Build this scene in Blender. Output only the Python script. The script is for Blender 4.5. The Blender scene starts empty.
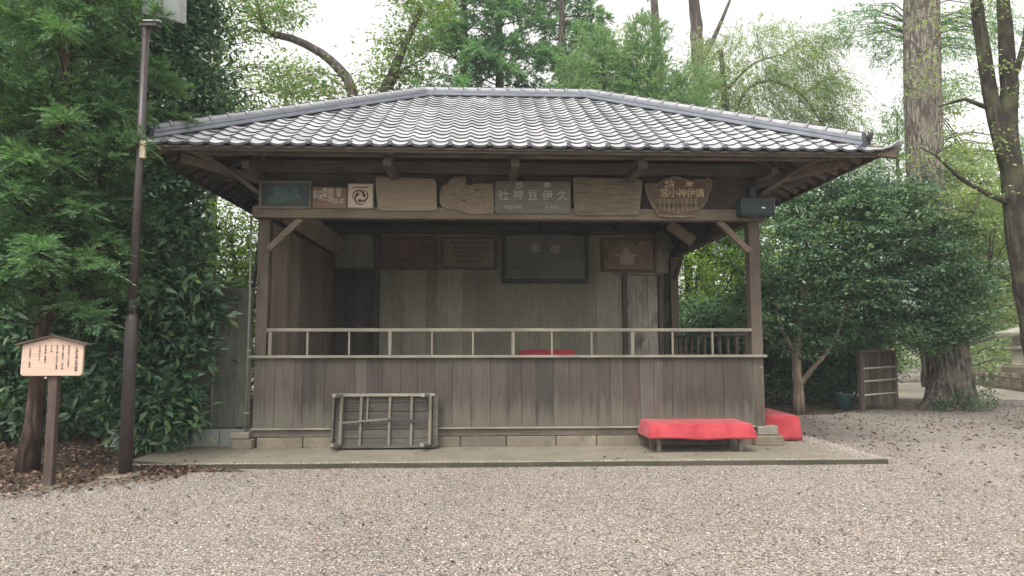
import bpy, bmesh, math, random
import numpy as np
from mathutils import Vector, Matrix

random.seed(7)
RNG = np.random.default_rng(11)
SC = bpy.context.scene
COL = SC.collection
R = math.radians

# ------------------------------------------------------------------ camera
cam_d = bpy.data.cameras.new('camera')
cam_d.sensor_fit = 'HORIZONTAL'
cam_d.sensor_width = 36.0
cam_d.lens = 676.36 / 1024 * 36.0
cam_d.clip_start = 0.05
cam_d.clip_end = 2000
cam = bpy.data.objects.new('camera', cam_d)
COL.objects.link(cam)
yaw, pitch, roll = 0.0415, 0.0833, -0.001
fw = Vector((math.sin(yaw) * math.cos(pitch), math.cos(yaw) * math.cos(pitch), math.sin(pitch)))
rt = Vector((math.cos(yaw), -math.sin(yaw), 0))
up = rt.cross(fw)
r2 = rt * math.cos(roll) + up * math.sin(roll)
u2 = -rt * math.sin(roll) + up * math.cos(roll)
mw = Matrix(((r2.x, u2.x, -fw.x, -0.4274), (r2.y, u2.y, -fw.y, -10.1236), (r2.z, u2.z, -fw.z, 1.5543), (0, 0, 0, 1)))
cam.matrix_world = mw
SC.camera = cam

# ------------------------------------------------------------------ world, sun, exposure
SUN_EL, SUN_AZ = R(58), R(-150)          # azimuth measured from +Y towards +X
world = bpy.data.worlds.new('World')
SC.world = world
world.use_nodes = True
wn, wl = world.node_tree.nodes, world.node_tree.links
wn.clear()
w_out = wn.new('ShaderNodeOutputWorld')
w_bg = wn.new('ShaderNodeBackground')
w_sky = wn.new('ShaderNodeTexSky')
w_sky.sky_type = 'NISHITA'
w_sky.sun_disc = False
w_sky.sun_elevation = SUN_EL
w_sky.sun_rotation = SUN_AZ
w_sky.dust_density = 4.0
w_sky.ozone_density = 1.0
w_hs = wn.new('ShaderNodeHueSaturation')
w_hs.inputs['Saturation'].default_value = 0.04
w_hs.inputs['Value'].default_value = 1.6
w_bg.inputs['Strength'].default_value = 0.15
wl.new(w_sky.outputs[0], w_hs.inputs['Color'])
w_tint = wn.new('ShaderNodeMix')
w_tint.data_type = 'RGBA'
w_tint.blend_type = 'MULTIPLY'
w_tint.inputs[0].default_value = 1.0
w_tint.inputs[7].default_value = (1.03, 1.005, 0.975, 1)
wl.new(w_hs.outputs[0], w_tint.inputs[6])
wl.new(w_tint.outputs[2], w_bg.inputs['Color'])
wl.new(w_bg.outputs[0], w_out.inputs['Surface'])

sun_d = bpy.data.lights.new('sun', 'SUN')
sun_d.energy = 0.75
sun_d.angle = R(14)
sun_d.color = (1.0, 0.96, 0.9)
sun = bpy.data.objects.new('sun', sun_d)
COL.objects.link(sun)
sd = Vector((math.sin(SUN_AZ) * math.cos(SUN_EL), math.cos(SUN_AZ) * math.cos(SUN_EL), math.sin(SUN_EL)))
sun.rotation_euler = sd.to_track_quat('Z', 'Y').to_euler()

SC.view_settings.view_transform = 'Standard'
SC.view_settings.look = 'None'
SC.view_settings.gamma = 1.0
SC.view_settings.use_curve_mapping = False
SC.view_settings.exposure = 0.68
SC.render.engine = 'CYCLES'
SC.cycles.use_denoising = True
SC.cycles.max_bounces = 7
SC.cycles.diffuse_bounces = 4
SC.cycles.transparent_max_bounces = 4

# ------------------------------------------------------------------ materials
def nmat(name):
    m = bpy.data.materials.new(name)
    m.use_nodes = True
    nt = m.node_tree
    nt.nodes.clear()
    out = nt.nodes.new('ShaderNodeOutputMaterial')
    b = nt.nodes.new('ShaderNodeBsdfPrincipled')
    nt.links.new(b.outputs[0], out.inputs[0])
    return m, nt, b, out

def ramp(nt, stops, interp='LINEAR'):
    r = nt.nodes.new('ShaderNodeValToRGB')
    r.color_ramp.interpolation = interp
    e = r.color_ramp.elements
    while len(e) < len(stops):
        e.new(0.5)
    for i, (p, c) in enumerate(stops):
        e[i].position = p
        e[i].color = (*c, 1)
    return r

def mixc(nt, a, b, fac, mode='MIX'):
    m = nt.nodes.new('ShaderNodeMix')
    m.data_type = 'RGBA'
    m.blend_type = mode
    for s, v in ((m.inputs[6], a), (m.inputs[7], b), (m.inputs[0], fac)):
        if hasattr(v, 'is_linked') or isinstance(v, bpy.types.NodeSocket):
            nt.links.new(v, s)
        elif isinstance(v, (int, float)):
            s.default_value = v
        else:
            s.default_value = (*v, 1)
    return m.outputs[2]

def noise(nt, vec, scale, detail=4, rough=0.6, dist=0.0):
    n = nt.nodes.new('ShaderNodeTexNoise')
    n.inputs['Scale'].default_value = scale
    n.inputs['Detail'].default_value = detail
    n.inputs['Roughness'].default_value = rough
    n.inputs['Distortion'].default_value = dist
    if vec is not None:
        nt.links.new(vec, n.inputs['Vector'])
    return n.outputs[0]

def coords(nt, scale=(1, 1, 1)):
    tc = nt.nodes.new('ShaderNodeTexCoord')
    mp = nt.nodes.new('ShaderNodeMapping')
    mp.inputs['Scale'].default_value = scale
    nt.links.new(tc.outputs['Object'], mp.inputs[0])
    return mp.outputs[0]

def bump(nt, b, h, strength=0.3, dist=0.01):
    n = nt.nodes.new('ShaderNodeBump')
    n.inputs['Strength'].default_value = strength
    n.inputs['Distance'].default_value = dist
    nt.links.new(h, n.inputs['Height'])
    nt.links.new(n.outputs[0], b.inputs['Normal'])

def wood(name, dark, light, grain='z', rough=0.85, var=0.35, stain=0.5, stainc=None, isl=True, splash=False):
    m, nt, b, _ = nmat(name)
    s = {'x': (1.3, 22, 22), 'y': (22, 1.3, 22), 'z': (22, 22, 1.3)}[grain]
    v = coords(nt, s)
    geo = nt.nodes.new('ShaderNodeNewGeometry')
    if isl:
        ad = nt.nodes.new('ShaderNodeVectorMath')
        ad.operation = 'MULTIPLY_ADD'
        cv = nt.nodes.new('ShaderNodeCombineXYZ')
        for i in range(3):
            nt.links.new(geo.outputs['Random Per Island'], cv.inputs[i])
        nt.links.new(cv.outputs[0], ad.inputs[0])
        ad.inputs[1].default_value = (37, 53, 71)
        nt.links.new(v, ad.inputs[2])
        v = ad.outputs[0]
    n1 = noise(nt, v, 1.6, 6, 0.65, 0.4)
    r1 = ramp(nt, [(0.28, dark), (0.72, light)])
    nt.links.new(n1, r1.inputs[0])
    big = noise(nt, coords(nt, (1, 1, 0.45)), 1.7, 5, 0.65)
    rb = ramp(nt, [(0.35, (1 - stain,) * 3), (0.62, (1.0,) * 3)])
    nt.links.new(big, rb.inputs[0])
    c = mixc(nt, r1.outputs[0], rb.outputs[0], 1.0, 'MULTIPLY')
    if isl:
        rv = ramp(nt, [(0.0, (1 - var, 1 - var, 1 - var)), (0.3, (.92, .85, .83)), (0.6, (1, 0.99, 0.95)), (1.0, (1 + var, 1 + var * .96, 1 + var * .84))])
        nt.links.new(geo.outputs['Random Per Island'], rv.inputs[0])
        c = mixc(nt, c, rv.outputs[0], 1.0, 'MULTIPLY')
    if stainc:
        sn = noise(nt, coords(nt, (1, 1, .6)), 2.4, 5, 0.6)
        rs = ramp(nt, [(0.5, (0, 0, 0)), (0.68, (1, 1, 1))])
        nt.links.new(sn, rs.inputs[0])
        c = mixc(nt, c, stainc, rs.outputs[0])
    if splash:   # rain splash has bleached the foot of the boards
        tc = nt.nodes.new('ShaderNodeTexCoord')
        sx = nt.nodes.new('ShaderNodeSeparateXYZ')
        nt.links.new(tc.outputs['Object'], sx.inputs[0])
        wn2 = noise(nt, coords(nt, (9, 9, 0.3)), 1.5, 4, 0.6)
        ma = nt.nodes.new('ShaderNodeMath')
        ma.operation = 'MULTIPLY_ADD'
        nt.links.new(wn2, ma.inputs[0])
        ma.inputs[1].default_value = -0.9
        nt.links.new(sx.outputs[2], ma.inputs[2])
        rsp = ramp(nt, [(0.0, (0.6,) * 3), (0.28, (0, 0, 0))])
        nt.links.new(ma.outputs[0], rsp.inputs[0])
        c = mixc(nt, c, (0.14, 0.132, 0.105), rsp.outputs[0])
    nt.links.new(c, b.inputs['Base Color'])
    b.inputs['Roughness'].default_value = rough
    b.inputs['Specular IOR Level'].default_value = 0.25
    bump(nt, b, n1, 0.5, 0.006)
    return m

def plain(name, c, rough=0.6, metal=0.0, var=0.15, scale=6, bmp=0.1, spec=0.5):
    m, nt, b, _ = nmat(name)
    n = noise(nt, coords(nt), scale, 5, 0.6)
    r = ramp(nt, [(0.3, tuple(x * (1 - var) for x in c)), (0.7, tuple(x * (1 + var) for x in c))])
    nt.links.new(n, r.inputs[0])
    nt.links.new(r.outputs[0], b.inputs['Base Color'])
    b.inputs['Roughness'].default_value = rough
    b.inputs['Metallic'].default_value = metal
    b.inputs['Specular IOR Level'].default_value = spec
    if bmp:
        bump(nt, b, n, bmp, 0.01)
    return m

def leafmat(name, cols, rough=0.5, trans=0.35):
    m, nt, b, out = nmat(name)
    geo = nt.nodes.new('ShaderNodeNewGeometry')
    k = len(cols)
    r = ramp(nt, [(i / (k - 1), c) for i, c in enumerate(cols)])
    nt.links.new(geo.outputs['Random Per Island'], r.inputs[0])
    n = noise(nt, coords(nt), 0.9, 3, 0.5)
    rn = ramp(nt, [(0.3, (0.7, 0.78, 0.75)), (0.7, (1.25, 1.2, 1.0))])
    nt.links.new(n, rn.inputs[0])
    c = mixc(nt, r.outputs[0], rn.outputs[0], 1.0, 'MULTIPLY')
    nt.links.new(c, b.inputs['Base Color'])
    b.inputs['Roughness'].default_value = rough
    b.inputs['Specular IOR Level'].default_value = 0.4
    tr = nt.nodes.new('ShaderNodeBsdfTranslucent')
    c2 = mixc(nt, c, (1.25, 1.5, 0.7), 1.0, 'MULTIPLY')
    nt.links.new(c2, tr.inputs['Color'])
    mx = nt.nodes.new('ShaderNodeMixShader')
    mx.inputs[0].default_value = trans
    nt.links.new(b.outputs[0], mx.inputs[1])
    nt.links.new(tr.outputs[0], mx.inputs[2])
    nt.links.new(mx.outputs[0], out.inputs[0])
    return m

def barkmat(name, dark, light, moss=None, scale=9):
    m, nt, b, _ = nmat(name)
    v = coords(nt, (1, 1, 0.22))
    vo = nt.nodes.new('ShaderNodeTexVoronoi')
    vo.feature = 'F1'
    vo.inputs['Scale'].default_value = scale
    nn = nt.nodes.new('ShaderNodeTexNoise')
    nn.inputs['Scale'].default_value = 4
    nn.inputs['Detail'].default_value = 5
    nt.links.new(v, nn.inputs['Vector'])
    mv = mixc(nt, v, nn.outputs['Color'], 0.25)
    nt.links.new(mv, vo.inputs['Vector'])
    r = ramp(nt, [(0.05, light), (0.6, dark)])
    nt.links.new(vo.outputs['Distance'], r.inputs[0])
    c = r.outputs[0]
    n2 = noise(nt, coords(nt), 2.5, 5, 0.6)
    if moss:
        rm = ramp(nt, [(0.48, (0, 0, 0)), (0.66, (1, 1, 1))])
        nt.links.new(n2, rm.inputs[0])
        c = mixc(nt, c, moss, rm.outputs[0])
    nt.links.new(c, b.inputs['Base Color'])
    b.inputs['Roughness'].default_value = 0.95
    b.inputs['Specular IOR Level'].default_value = 0.15
    inv = nt.nodes.new('ShaderNodeMath')
    inv.operation = 'SUBTRACT'
    inv.inputs[0].default_value = 1
    nt.links.new(vo.outputs['Distance'], inv.inputs[1])
    bump(nt, b, inv.outputs[0], 0.9, 0.05)
    return m

def gravel_mat():
    m, nt, b, _ = nmat('gravel')
    v = coords(nt)
    vo = nt.nodes.new('ShaderNodeTexVoronoi')
    vo.inputs['Scale'].default_value = 62
    vo.inputs['Randomness'].default_value = 1
    nt.links.new(v, vo.inputs['Vector'])
    sep = nt.nodes.new('ShaderNodeSeparateColor')
    nt.links.new(vo.outputs['Color'], sep.inputs[0])
    r = ramp(nt, [(0.0, (0.085, 0.078, 0.07)), (0.25, (0.225, 0.20, 0.183)), (0.6, (0.312, 0.276, 0.252)), (0.88, (0.41, 0.365, 0.335)), (1.0, (0.58, 0.55, 0.50))])
    nt.links.new(sep.outputs[0], r.inputs[0])
    rd = ramp(nt, [(0.25, (1, 1, 1)), (0.75, (0.5, 0.47, 0.45))])
    nt.links.new(vo.outputs['Distance'], rd.inputs[0])
    c = mixc(nt, r.outputs[0], rd.outputs[0], 0.8, 'MULTIPLY')
    n = noise(nt, v, 0.45, 6, 0.62)
    rn = ramp(nt, [(0.3, (0.76, 0.75, 0.73)), (0.7, (1.14, 1.13, 1.11))])
    nt.links.new(n, rn.inputs[0])
    c = mixc(nt, c, rn.outputs[0], 1.0, 'MULTIPLY')
    nt.links.new(c, b.inputs['Base Color'])
    b.inputs['Roughness'].default_value = 0.9
    b.inputs['Specular IOR Level'].default_value = 0.2
    inv = nt.nodes.new('ShaderNodeMath')
    inv.operation = 'SUBTRACT'
    inv.inputs[0].default_value = 1
    nt.links.new(vo.outputs['Distance'], inv.inputs[1])
    bump(nt, b, inv.outputs[0], 0.8, 0.012)
    return m

def island_mat(name, cols, rough=0.9):
    m, nt, b, _ = nmat(name)
    geo = nt.nodes.new('ShaderNodeNewGeometry')
    k = len(cols)
    r = ramp(nt, [(i / (k - 1), c) for i, c in enumerate(cols)])
    nt.links.new(geo.outputs['Random Per Island'], r.inputs[0])
    nt.links.new(r.outputs[0], b.inputs['Base Color'])
    b.inputs['Roughness'].default_value = rough
    b.inputs['Specular IOR Level'].default_value = 0.25
    return m

def concrete_mat(name, a, c2, moss=None):
    m, nt, b, _ = nmat(name)
    v = coords(nt)
    n1 = noise(nt, v, 1.3, 8, 0.65)
    n2 = noise(nt, v, 60, 3, 0.6)
    r = ramp(nt, [(0.3, a), (0.7, c2)])
    nt.links.new(n1, r.inputs[0])
    rg = ramp(nt, [(0.3, (0.82,) * 3), (0.7, (1.12,) * 3)])
    nt.links.new(n2, rg.inputs[0])
    c = mixc(nt, r.outputs[0], rg.outputs[0], 1.0, 'MULTIPLY')
    geo = nt.nodes.new('ShaderNodeNewGeometry')
    ri = ramp(nt, [(0.0, (0.78,) * 3), (1.0, (1.15, 1.12, 1.05))])
    nt.links.new(geo.outputs['Random Per Island'], ri.inputs[0])
    c = mixc(nt, c, ri.outputs[0], 1.0, 'MULTIPLY')
    if moss:
        n3 = noise(nt, v, 3.1, 6, 0.7)
        rm = ramp(nt, [(0.52, (0, 0, 0)), (0.7, (0.8,) * 3)])
        nt.links.new(n3, rm.inputs[0])
        c = mixc(nt, c, moss, rm.outputs[0])
    nt.links.new(c, b.inputs['Base Color'])
    b.inputs['Roughness'].default_value = 0.92
    b.inputs['Specular IOR Level'].default_value = 0.2
    bump(nt, b, n2, 0.35, 0.006)
    return m

M = {}
M['gravel'] = gravel_mat()
M['pebble'] = island_mat('pebble', [(0.07, 0.065, 0.06), (0.22, 0.195, 0.17), (0.31, 0.275, 0.24), (0.36, 0.27, 0.215), (0.40, 0.355, 0.31), (0.25, 0.24, 0.22), (0.62, 0.59, 0.54)])
M['dead_leaf'] = island_mat('dead_leaf', [(0.04, 0.026, 0.02), (0.10, 0.06, 0.042), (0.20, 0.125, 0.095), (0.08, 0.05, 0.038), (0.26, 0.18, 0.145), (0.05, 0.034, 0.026), (0.22, 0.13, 0.06), (0.06, 0.04, 0.03)], 0.7)
M['soil'] = concrete_mat('soil', (0.045, 0.034, 0.028), (0.10, 0.075, 0.06), (0.05, 0.055, 0.03))
M['apron'] = concrete_mat('apron_concrete', (0.205, 0.183, 0.14), (0.30, 0.27, 0.212), (0.15, 0.145, 0.10))
M['path'] = concrete_mat('path_concrete', (0.37, 0.33, 0.29), (0.47, 0.425, 0.375))
M['apron_side'] = concrete_mat('mossy_concrete_edge_shade', (0.055, 0.052, 0.038), (0.12, 0.11, 0.08), (0.04, 0.05, 0.025))  # mossy slab sides, darkened to paint in the shadow line along the edge
M['stone'] = concrete_mat('footing_stone', (0.135, 0.115, 0.092), (0.235, 0.205, 0.165), (0.12, 0.115, 0.085))
M['block'] = concrete_mat('block_concrete', (0.24, 0.26, 0.25), (0.33, 0.35, 0.34), (0.16, 0.19, 0.16))
M['lantern'] = concrete_mat('lantern_granite', (0.30, 0.28, 0.25), (0.45, 0.43, 0.39), (0.16, 0.15, 0.11))
M['skirt'] = wood('skirt_board', (0.062, 0.054, 0.047), (0.105, 0.093, 0.081), 'z', var=0.30, stain=0.3, splash=True)
M['timber_x'] = wood('timber_grey_x', (0.10, 0.085, 0.072), (0.20, 0.175, 0.15), 'x', var=0.15, stain=0.35)
M['timber_y'] = wood('timber_grey_y', (0.10, 0.085, 0.072), (0.20, 0.175, 0.15), 'y', var=0.15, stain=0.35)
M['timber_z'] = wood('timber_grey_z', (0.075, 0.06, 0.048), (0.13, 0.108, 0.088), 'z', var=0.15, stain=0.35)
M['rail'] = wood('rail_wood', (0.15, 0.14, 0.115), (0.29, 0.27, 0.222), 'x', var=0.15, stain=0.3)
M['rail_z'] = wood('rail_post_wood', (0.15, 0.135, 0.11), (0.27, 0.25, 0.205), 'z', var=0.15, stain=0.3)
M['beam'] = wood('beam_wood', (0.115, 0.092, 0.068), (0.21, 0.172, 0.13), 'x', var=0.12, stain=0.35)
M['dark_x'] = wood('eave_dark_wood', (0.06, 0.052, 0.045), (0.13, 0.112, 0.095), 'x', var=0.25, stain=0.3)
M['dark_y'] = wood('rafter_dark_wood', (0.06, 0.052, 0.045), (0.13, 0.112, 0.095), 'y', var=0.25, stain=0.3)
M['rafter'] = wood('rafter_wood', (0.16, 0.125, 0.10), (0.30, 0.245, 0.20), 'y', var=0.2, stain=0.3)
M['purlin'] = wood('purlin_wood', (0.10, 0.082, 0.066), (0.20, 0.165, 0.135), 'x', var=0.2, stain=0.4)
M['wall'] = wood('back_wall_board', (0.235, 0.235, 0.18), (0.37, 0.365, 0.28), 'z', var=0.2, stain=0.2)
M['sidewall'] = wood('side_wall_board', (0.20, 0.16, 0.13), (0.34, 0.285, 0.235), 'z', var=0.22, stain=0.25)
M['frame_tan'] = wood('plaque_frame_wood', (0.12, 0.085, 0.066), (0.20, 0.15, 0.12), 'x', var=0.1, stain=0.2)
M['door'] = wood('door_board', (0.2, 0.185, 0.15), (0.46, 0.43, 0.37), 'z', var=0.15, stain=0.5, stainc=(0.08, 0.072, 0.06))
M['deck'] = wood('floor_board', (0.07, 0.06, 0.05), (0.14, 0.12, 0.10), 'y', var=0.2)
M['fence'] = wood('fence_board', (0.085, 0.09, 0.075), (0.19, 0.195, 0.165), 'z', var=0.25, stain=0.4, stainc=(0.075, 0.095, 0.07))
M['plq_pale'] = wood('plaque_pale', (0.21, 0.172, 0.128), (0.30, 0.25, 0.19), 'x', var=0.1, stain=0.12)
M['plq_grain'] = wood('plaque_grained', (0.12, 0.098, 0.074), (0.28, 0.235, 0.18), 'x', var=0.1, stain=0.35)
M['plq_carved'] = wood('plaque_carved', (0.12, 0.085, 0.065), (0.23, 0.17, 0.13), 'x', var=0.1, stain=0.4)
M['plq_burl'] = wood('plaque_burl', (0.15, 0.12, 0.085), (0.32, 0.265, 0.195), 'y', var=0.1, stain=0.35)
M['plq_grey'] = wood('plaque_grey', (0.12, 0.115, 0.095), (0.215, 0.205, 0.17), 'x', var=0.1, stain=0.3)
M['plq_teal'] = wood('plaque_dark_teal', (0.045, 0.06, 0.058), (0.10, 0.125, 0.12), 'x', var=0.1, stain=0.4)
M['plq_red'] = wood('plaque_red_brown', (0.17, 0.11, 0.082), (0.28, 0.19, 0.145), 'x', var=0.1, stain=0.3)
M['plq_brown'] = wood('plaque_brown', (0.26, 0.20, 0.145), (0.42, 0.335, 0.25), 'x', var=0.1, stain=0.3)
M['plq_green'] = wood('plaque_olive', (0.16, 0.17, 0.125), (0.28, 0.29, 0.225), 'x', var=0.1, stain=0.35)
M['plq_white'] = plain('plaque_cream', (0.47, 0.39, 0.30), 0.7, var=0.1)
M['ink'] = plain('ink_black', (0.02, 0.018, 0.016), 0.7, var=0.1, bmp=0)
M['inkbrown'] = plain('ink_brown', (0.07, 0.045, 0.035), 0.7, var=0.2, bmp=0)
M['gold'] = plain('lettering_faded_gold', (0.52, 0.40, 0.24), 0.6, var=0.25, scale=20, bmp=0)
M['chalk_dim'] = plain('lettering_worn_pale', (0.36, 0.35, 0.29), 0.8, var=0.3, scale=20, bmp=0)
M['chalk'] = plain('lettering_faded_white', (0.5, 0.48, 0.42), 0.7, var=0.25, scale=20, bmp=0)
M['signface'] = wood('sign_face', (0.50, 0.355, 0.28), (0.62, 0.46, 0.37), 'x', var=0.05, stain=0.1)
M['brown'] = plain('brown_painted_steel', (0.055, 0.042, 0.042), 0.42, var=0.2, scale=9)
M['post_brown'] = wood('sign_post_wood', (0.07, 0.05, 0.042), (0.14, 0.105, 0.09), 'z', var=0.1)
M['steel'] = plain('pale_aluminium', (0.45, 0.47, 0.46), 0.45, 0.3, var=0.1)
M['lens'] = plain('lamp_glass', (0.36, 0.42, 0.40), 0.15, 0.0, var=0.05, bmp=0)
M['beige'] = plain('beige_plastic', (0.55, 0.48, 0.33), 0.5, var=0.08)
M['black'] = plain('black_plastic', (0.022, 0.027, 0.03), 0.45, var=0.2)
M['spk'] = plain('speaker_dark_teal', (0.03, 0.055, 0.06), 0.5, var=0.2)
M['grille'] = plain('speaker_grille', (0.018, 0.028, 0.03), 0.6, var=0.3, scale=150, bmp=0.5)
M['white'] = plain('white_paint', (0.75, 0.75, 0.72), 0.5, var=0.05)
M['pvc'] = plain('grey_pipe', (0.17, 0.165, 0.14), 0.5, var=0.12)
M['bucket'] = plain('teal_plastic', (0.02, 0.06, 0.06), 0.4, var=0.2)
M['bench_wood'] = wood('bench_wood', (0.055, 0.05, 0.043), (0.12, 0.112, 0.098), 'x', var=0.25, stain=0.4)
M['bench_wood_z'] = wood('bench_wood_upright', (0.11, 0.10, 0.082), (0.22, 0.20, 0.165), 'z', var=0.15, stain=0.3)
M['bamboo'] = plain('pale_bamboo', (0.42, 0.40, 0.34), 0.5, var=0.2, scale=14)
M['brush'] = wood('brushwood', (0.05, 0.042, 0.034), (0.15, 0.125, 0.10), 'z', var=0.5, stain=0.3)

def tile_mat():
    m, nt, b, _ = nmat('smoked_roof_tile')
    geo = nt.nodes.new('ShaderNodeNewGeometry')
    v = coords(nt)
    n = noise(nt, v, 5, 5, 0.6)
    r = ramp(nt, [(0.3, (0.30, 0.305, 0.318)), (0.7, (0.44, 0.442, 0.452))])
    nt.links.new(n, r.inputs[0])
    n2 = noise(nt, v, 1.2, 5, 0.65)
    rr = ramp(nt, [(0.35, (0.74, 0.74, 0.75)), (0.65, (1.12, 1.11, 1.10))])
    nt.links.new(n2, rr.inputs[0])
    c = mixc(nt, r.outputs[0], rr.outputs[0], 1.0, 'MULTIPLY')
    at = nt.nodes.new('ShaderNodeAttribute')
    at.attribute_name = 'tone'
    ra = ramp(nt, [(0.0, (0.80, 0.80, 0.80)), (1.0, (1.14, 1.14, 1.13))])
    nt.links.new(at.outputs['Fac'], ra.inputs[0])
    c = mixc(nt, c, ra.outputs[0], 1.0, 'MULTIPLY')
    ml = noise(nt, v, 2.2, 6, 0.7)
    rl = ramp(nt, [(0.60, (0, 0, 0)), (0.74, (0.55,) * 3)])
    nt.links.new(ml, rl.inputs[0])
    c = mixc(nt, c, (0.16, 0.16, 0.13), rl.outputs[0])
    nt.links.new(c, b.inputs['Base Color'])
    b.inputs['Roughness'].default_value = 0.36
    b.inputs['Specular IOR Level'].default_value = 0.6
    bump(nt, b, noise(nt, v, 40, 3, 0.6), 0.12, 0.004)
    return m
M['tile'] = tile_mat()
M['tile_edge'] = plain('tile_edge_shade_grime', (0.045, 0.046, 0.052), 0.8, var=0.3)  # grimy tile edges, near black to paint the shadow gaps between rows
M['ridge'] = plain('ridge_tile', (0.17, 0.185, 0.215), 0.45, var=0.2, scale=5)

def cloth_mat():
    m, nt, b, _ = nmat('red_felt')
    v = coords(nt)
    n = noise(nt, v, 3, 6, 0.6)
    r = ramp(nt, [(0.3, (0.25, 0.03, 0.038)), (0.7, (0.45, 0.068, 0.08))])
    nt.links.new(n, r.inputs[0])
    nt.links.new(r.outputs[0], b.inputs['Base Color'])
    b.inputs['Roughness'].default_value = 0.95
    b.inputs['Sheen Weight'].default_value = 0.15
    b.inputs['Sheen Tint'].default_value = (1, 0.75, 0.75, 1)
    b.inputs['Specular IOR Level'].default_value = 0.1
    bump(nt, b, noise(nt, coords(nt, (1, 1.8, 1)), 4, 5, 0.6, 1.5), 0.4, 0.04)
    return m
M['cloth'] = cloth_mat()

M['lf_cedar'] = leafmat('leaf_cedar', [(0.045, 0.11, 0.075), (0.095, 0.19, 0.11), (0.19, 0.30, 0.15), (0.06, 0.135, 0.09), (0.16, 0.22, 0.11)], 0.55, 0.4)
M['lf_broad'] = leafmat('leaf_glossy', [(0.022, 0.07, 0.052), (0.06, 0.14, 0.09), (0.15, 0.26, 0.165), (0.03, 0.09, 0.064), (0.2, 0.28, 0.13)], 0.24, 0.22)
M['lf_dark'] = leafmat('leaf_dark', [(0.026, 0.07, 0.052), (0.06, 0.13, 0.08), (0.13, 0.21, 0.11)], 0.36, 0.3)
M['lf_camellia'] = leafmat('leaf_camellia', [(0.02, 0.064, 0.05), (0.055, 0.13, 0.085), (0.14, 0.24, 0.125), (0.025, 0.072, 0.052), (0.19, 0.27, 0.11)], 0.34, 0.3)
M['lf_conif'] = leafmat('leaf_conifer', [(0.10, 0.19, 0.14), (0.16, 0.27, 0.18), (0.22, 0.34, 0.21)], 0.6, 0.5)
M['lf_hinoki'] = leafmat('leaf_hinoki', [(0.13, 0.22, 0.14), (0.20, 0.30, 0.18), (0.28, 0.37, 0.22)], 0.6, 0.45)
M['lf_pale'] = leafmat('leaf_pale', [(0.16, 0.22, 0.12), (0.25, 0.31, 0.17), (0.34, 0.37, 0.21)], 0.6, 0.5)
M['lf_maple'] = leafmat('leaf_maple', [(0.12, 0.22, 0.05), (0.20, 0.32, 0.07), (0.32, 0.38, 0.08), (0.15, 0.25, 0.08)], 0.5, 0.5)
M['lf_mixed'] = leafmat('leaf_mixed', [(0.09, 0.17, 0.08), (0.16, 0.26, 0.10), (0.26, 0.31, 0.13), (0.22, 0.2, 0.14)], 0.5, 0.45)
M['bark_cedar'] = barkmat('bark_cedar', (0.05, 0.034, 0.027), (0.13, 0.09, 0.07), None, 14)
M['bark_big'] = barkmat('bark_big', (0.08, 0.068, 0.058), (0.33, 0.295, 0.25), (0.17, 0.16, 0.12), 22)
M['bark_cherry'] = barkmat('bark_cherry', (0.03, 0.026, 0.022), (0.085, 0.07, 0.058), (0.07, 0.075, 0.04), 12)
M['bark_pale'] = barkmat('bark_pale', (0.13, 0.10, 0.075), (0.28, 0.225, 0.17), None, 10)
M['bark_grey'] = barkmat('bark_grey', (0.08, 0.065, 0.058), (0.19, 0.16, 0.145), None, 10)

# ------------------------------------------------------------------ helpers
def put(o, parent=None):
    COL.objects.link(o)
    if parent is not None:
        o.parent = parent
    return o

def thing(name, label, cat, loc=(0, 0, 0), rz=0.0, group=None):
    o = bpy.data.objects.new(name, None)
    o.empty_display_size = 0.2
    o.location = loc
    o.rotation_euler = (0, 0, rz)
    tag(o, label, cat, group)
    return put(o)

def tag(o, label=None, cat=None, group=None, kind=None):
    if label: o['label'] = label
    if cat: o['category'] = cat
    if group: o['group'] = group
    if kind: o['kind'] = kind
    return o

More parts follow.
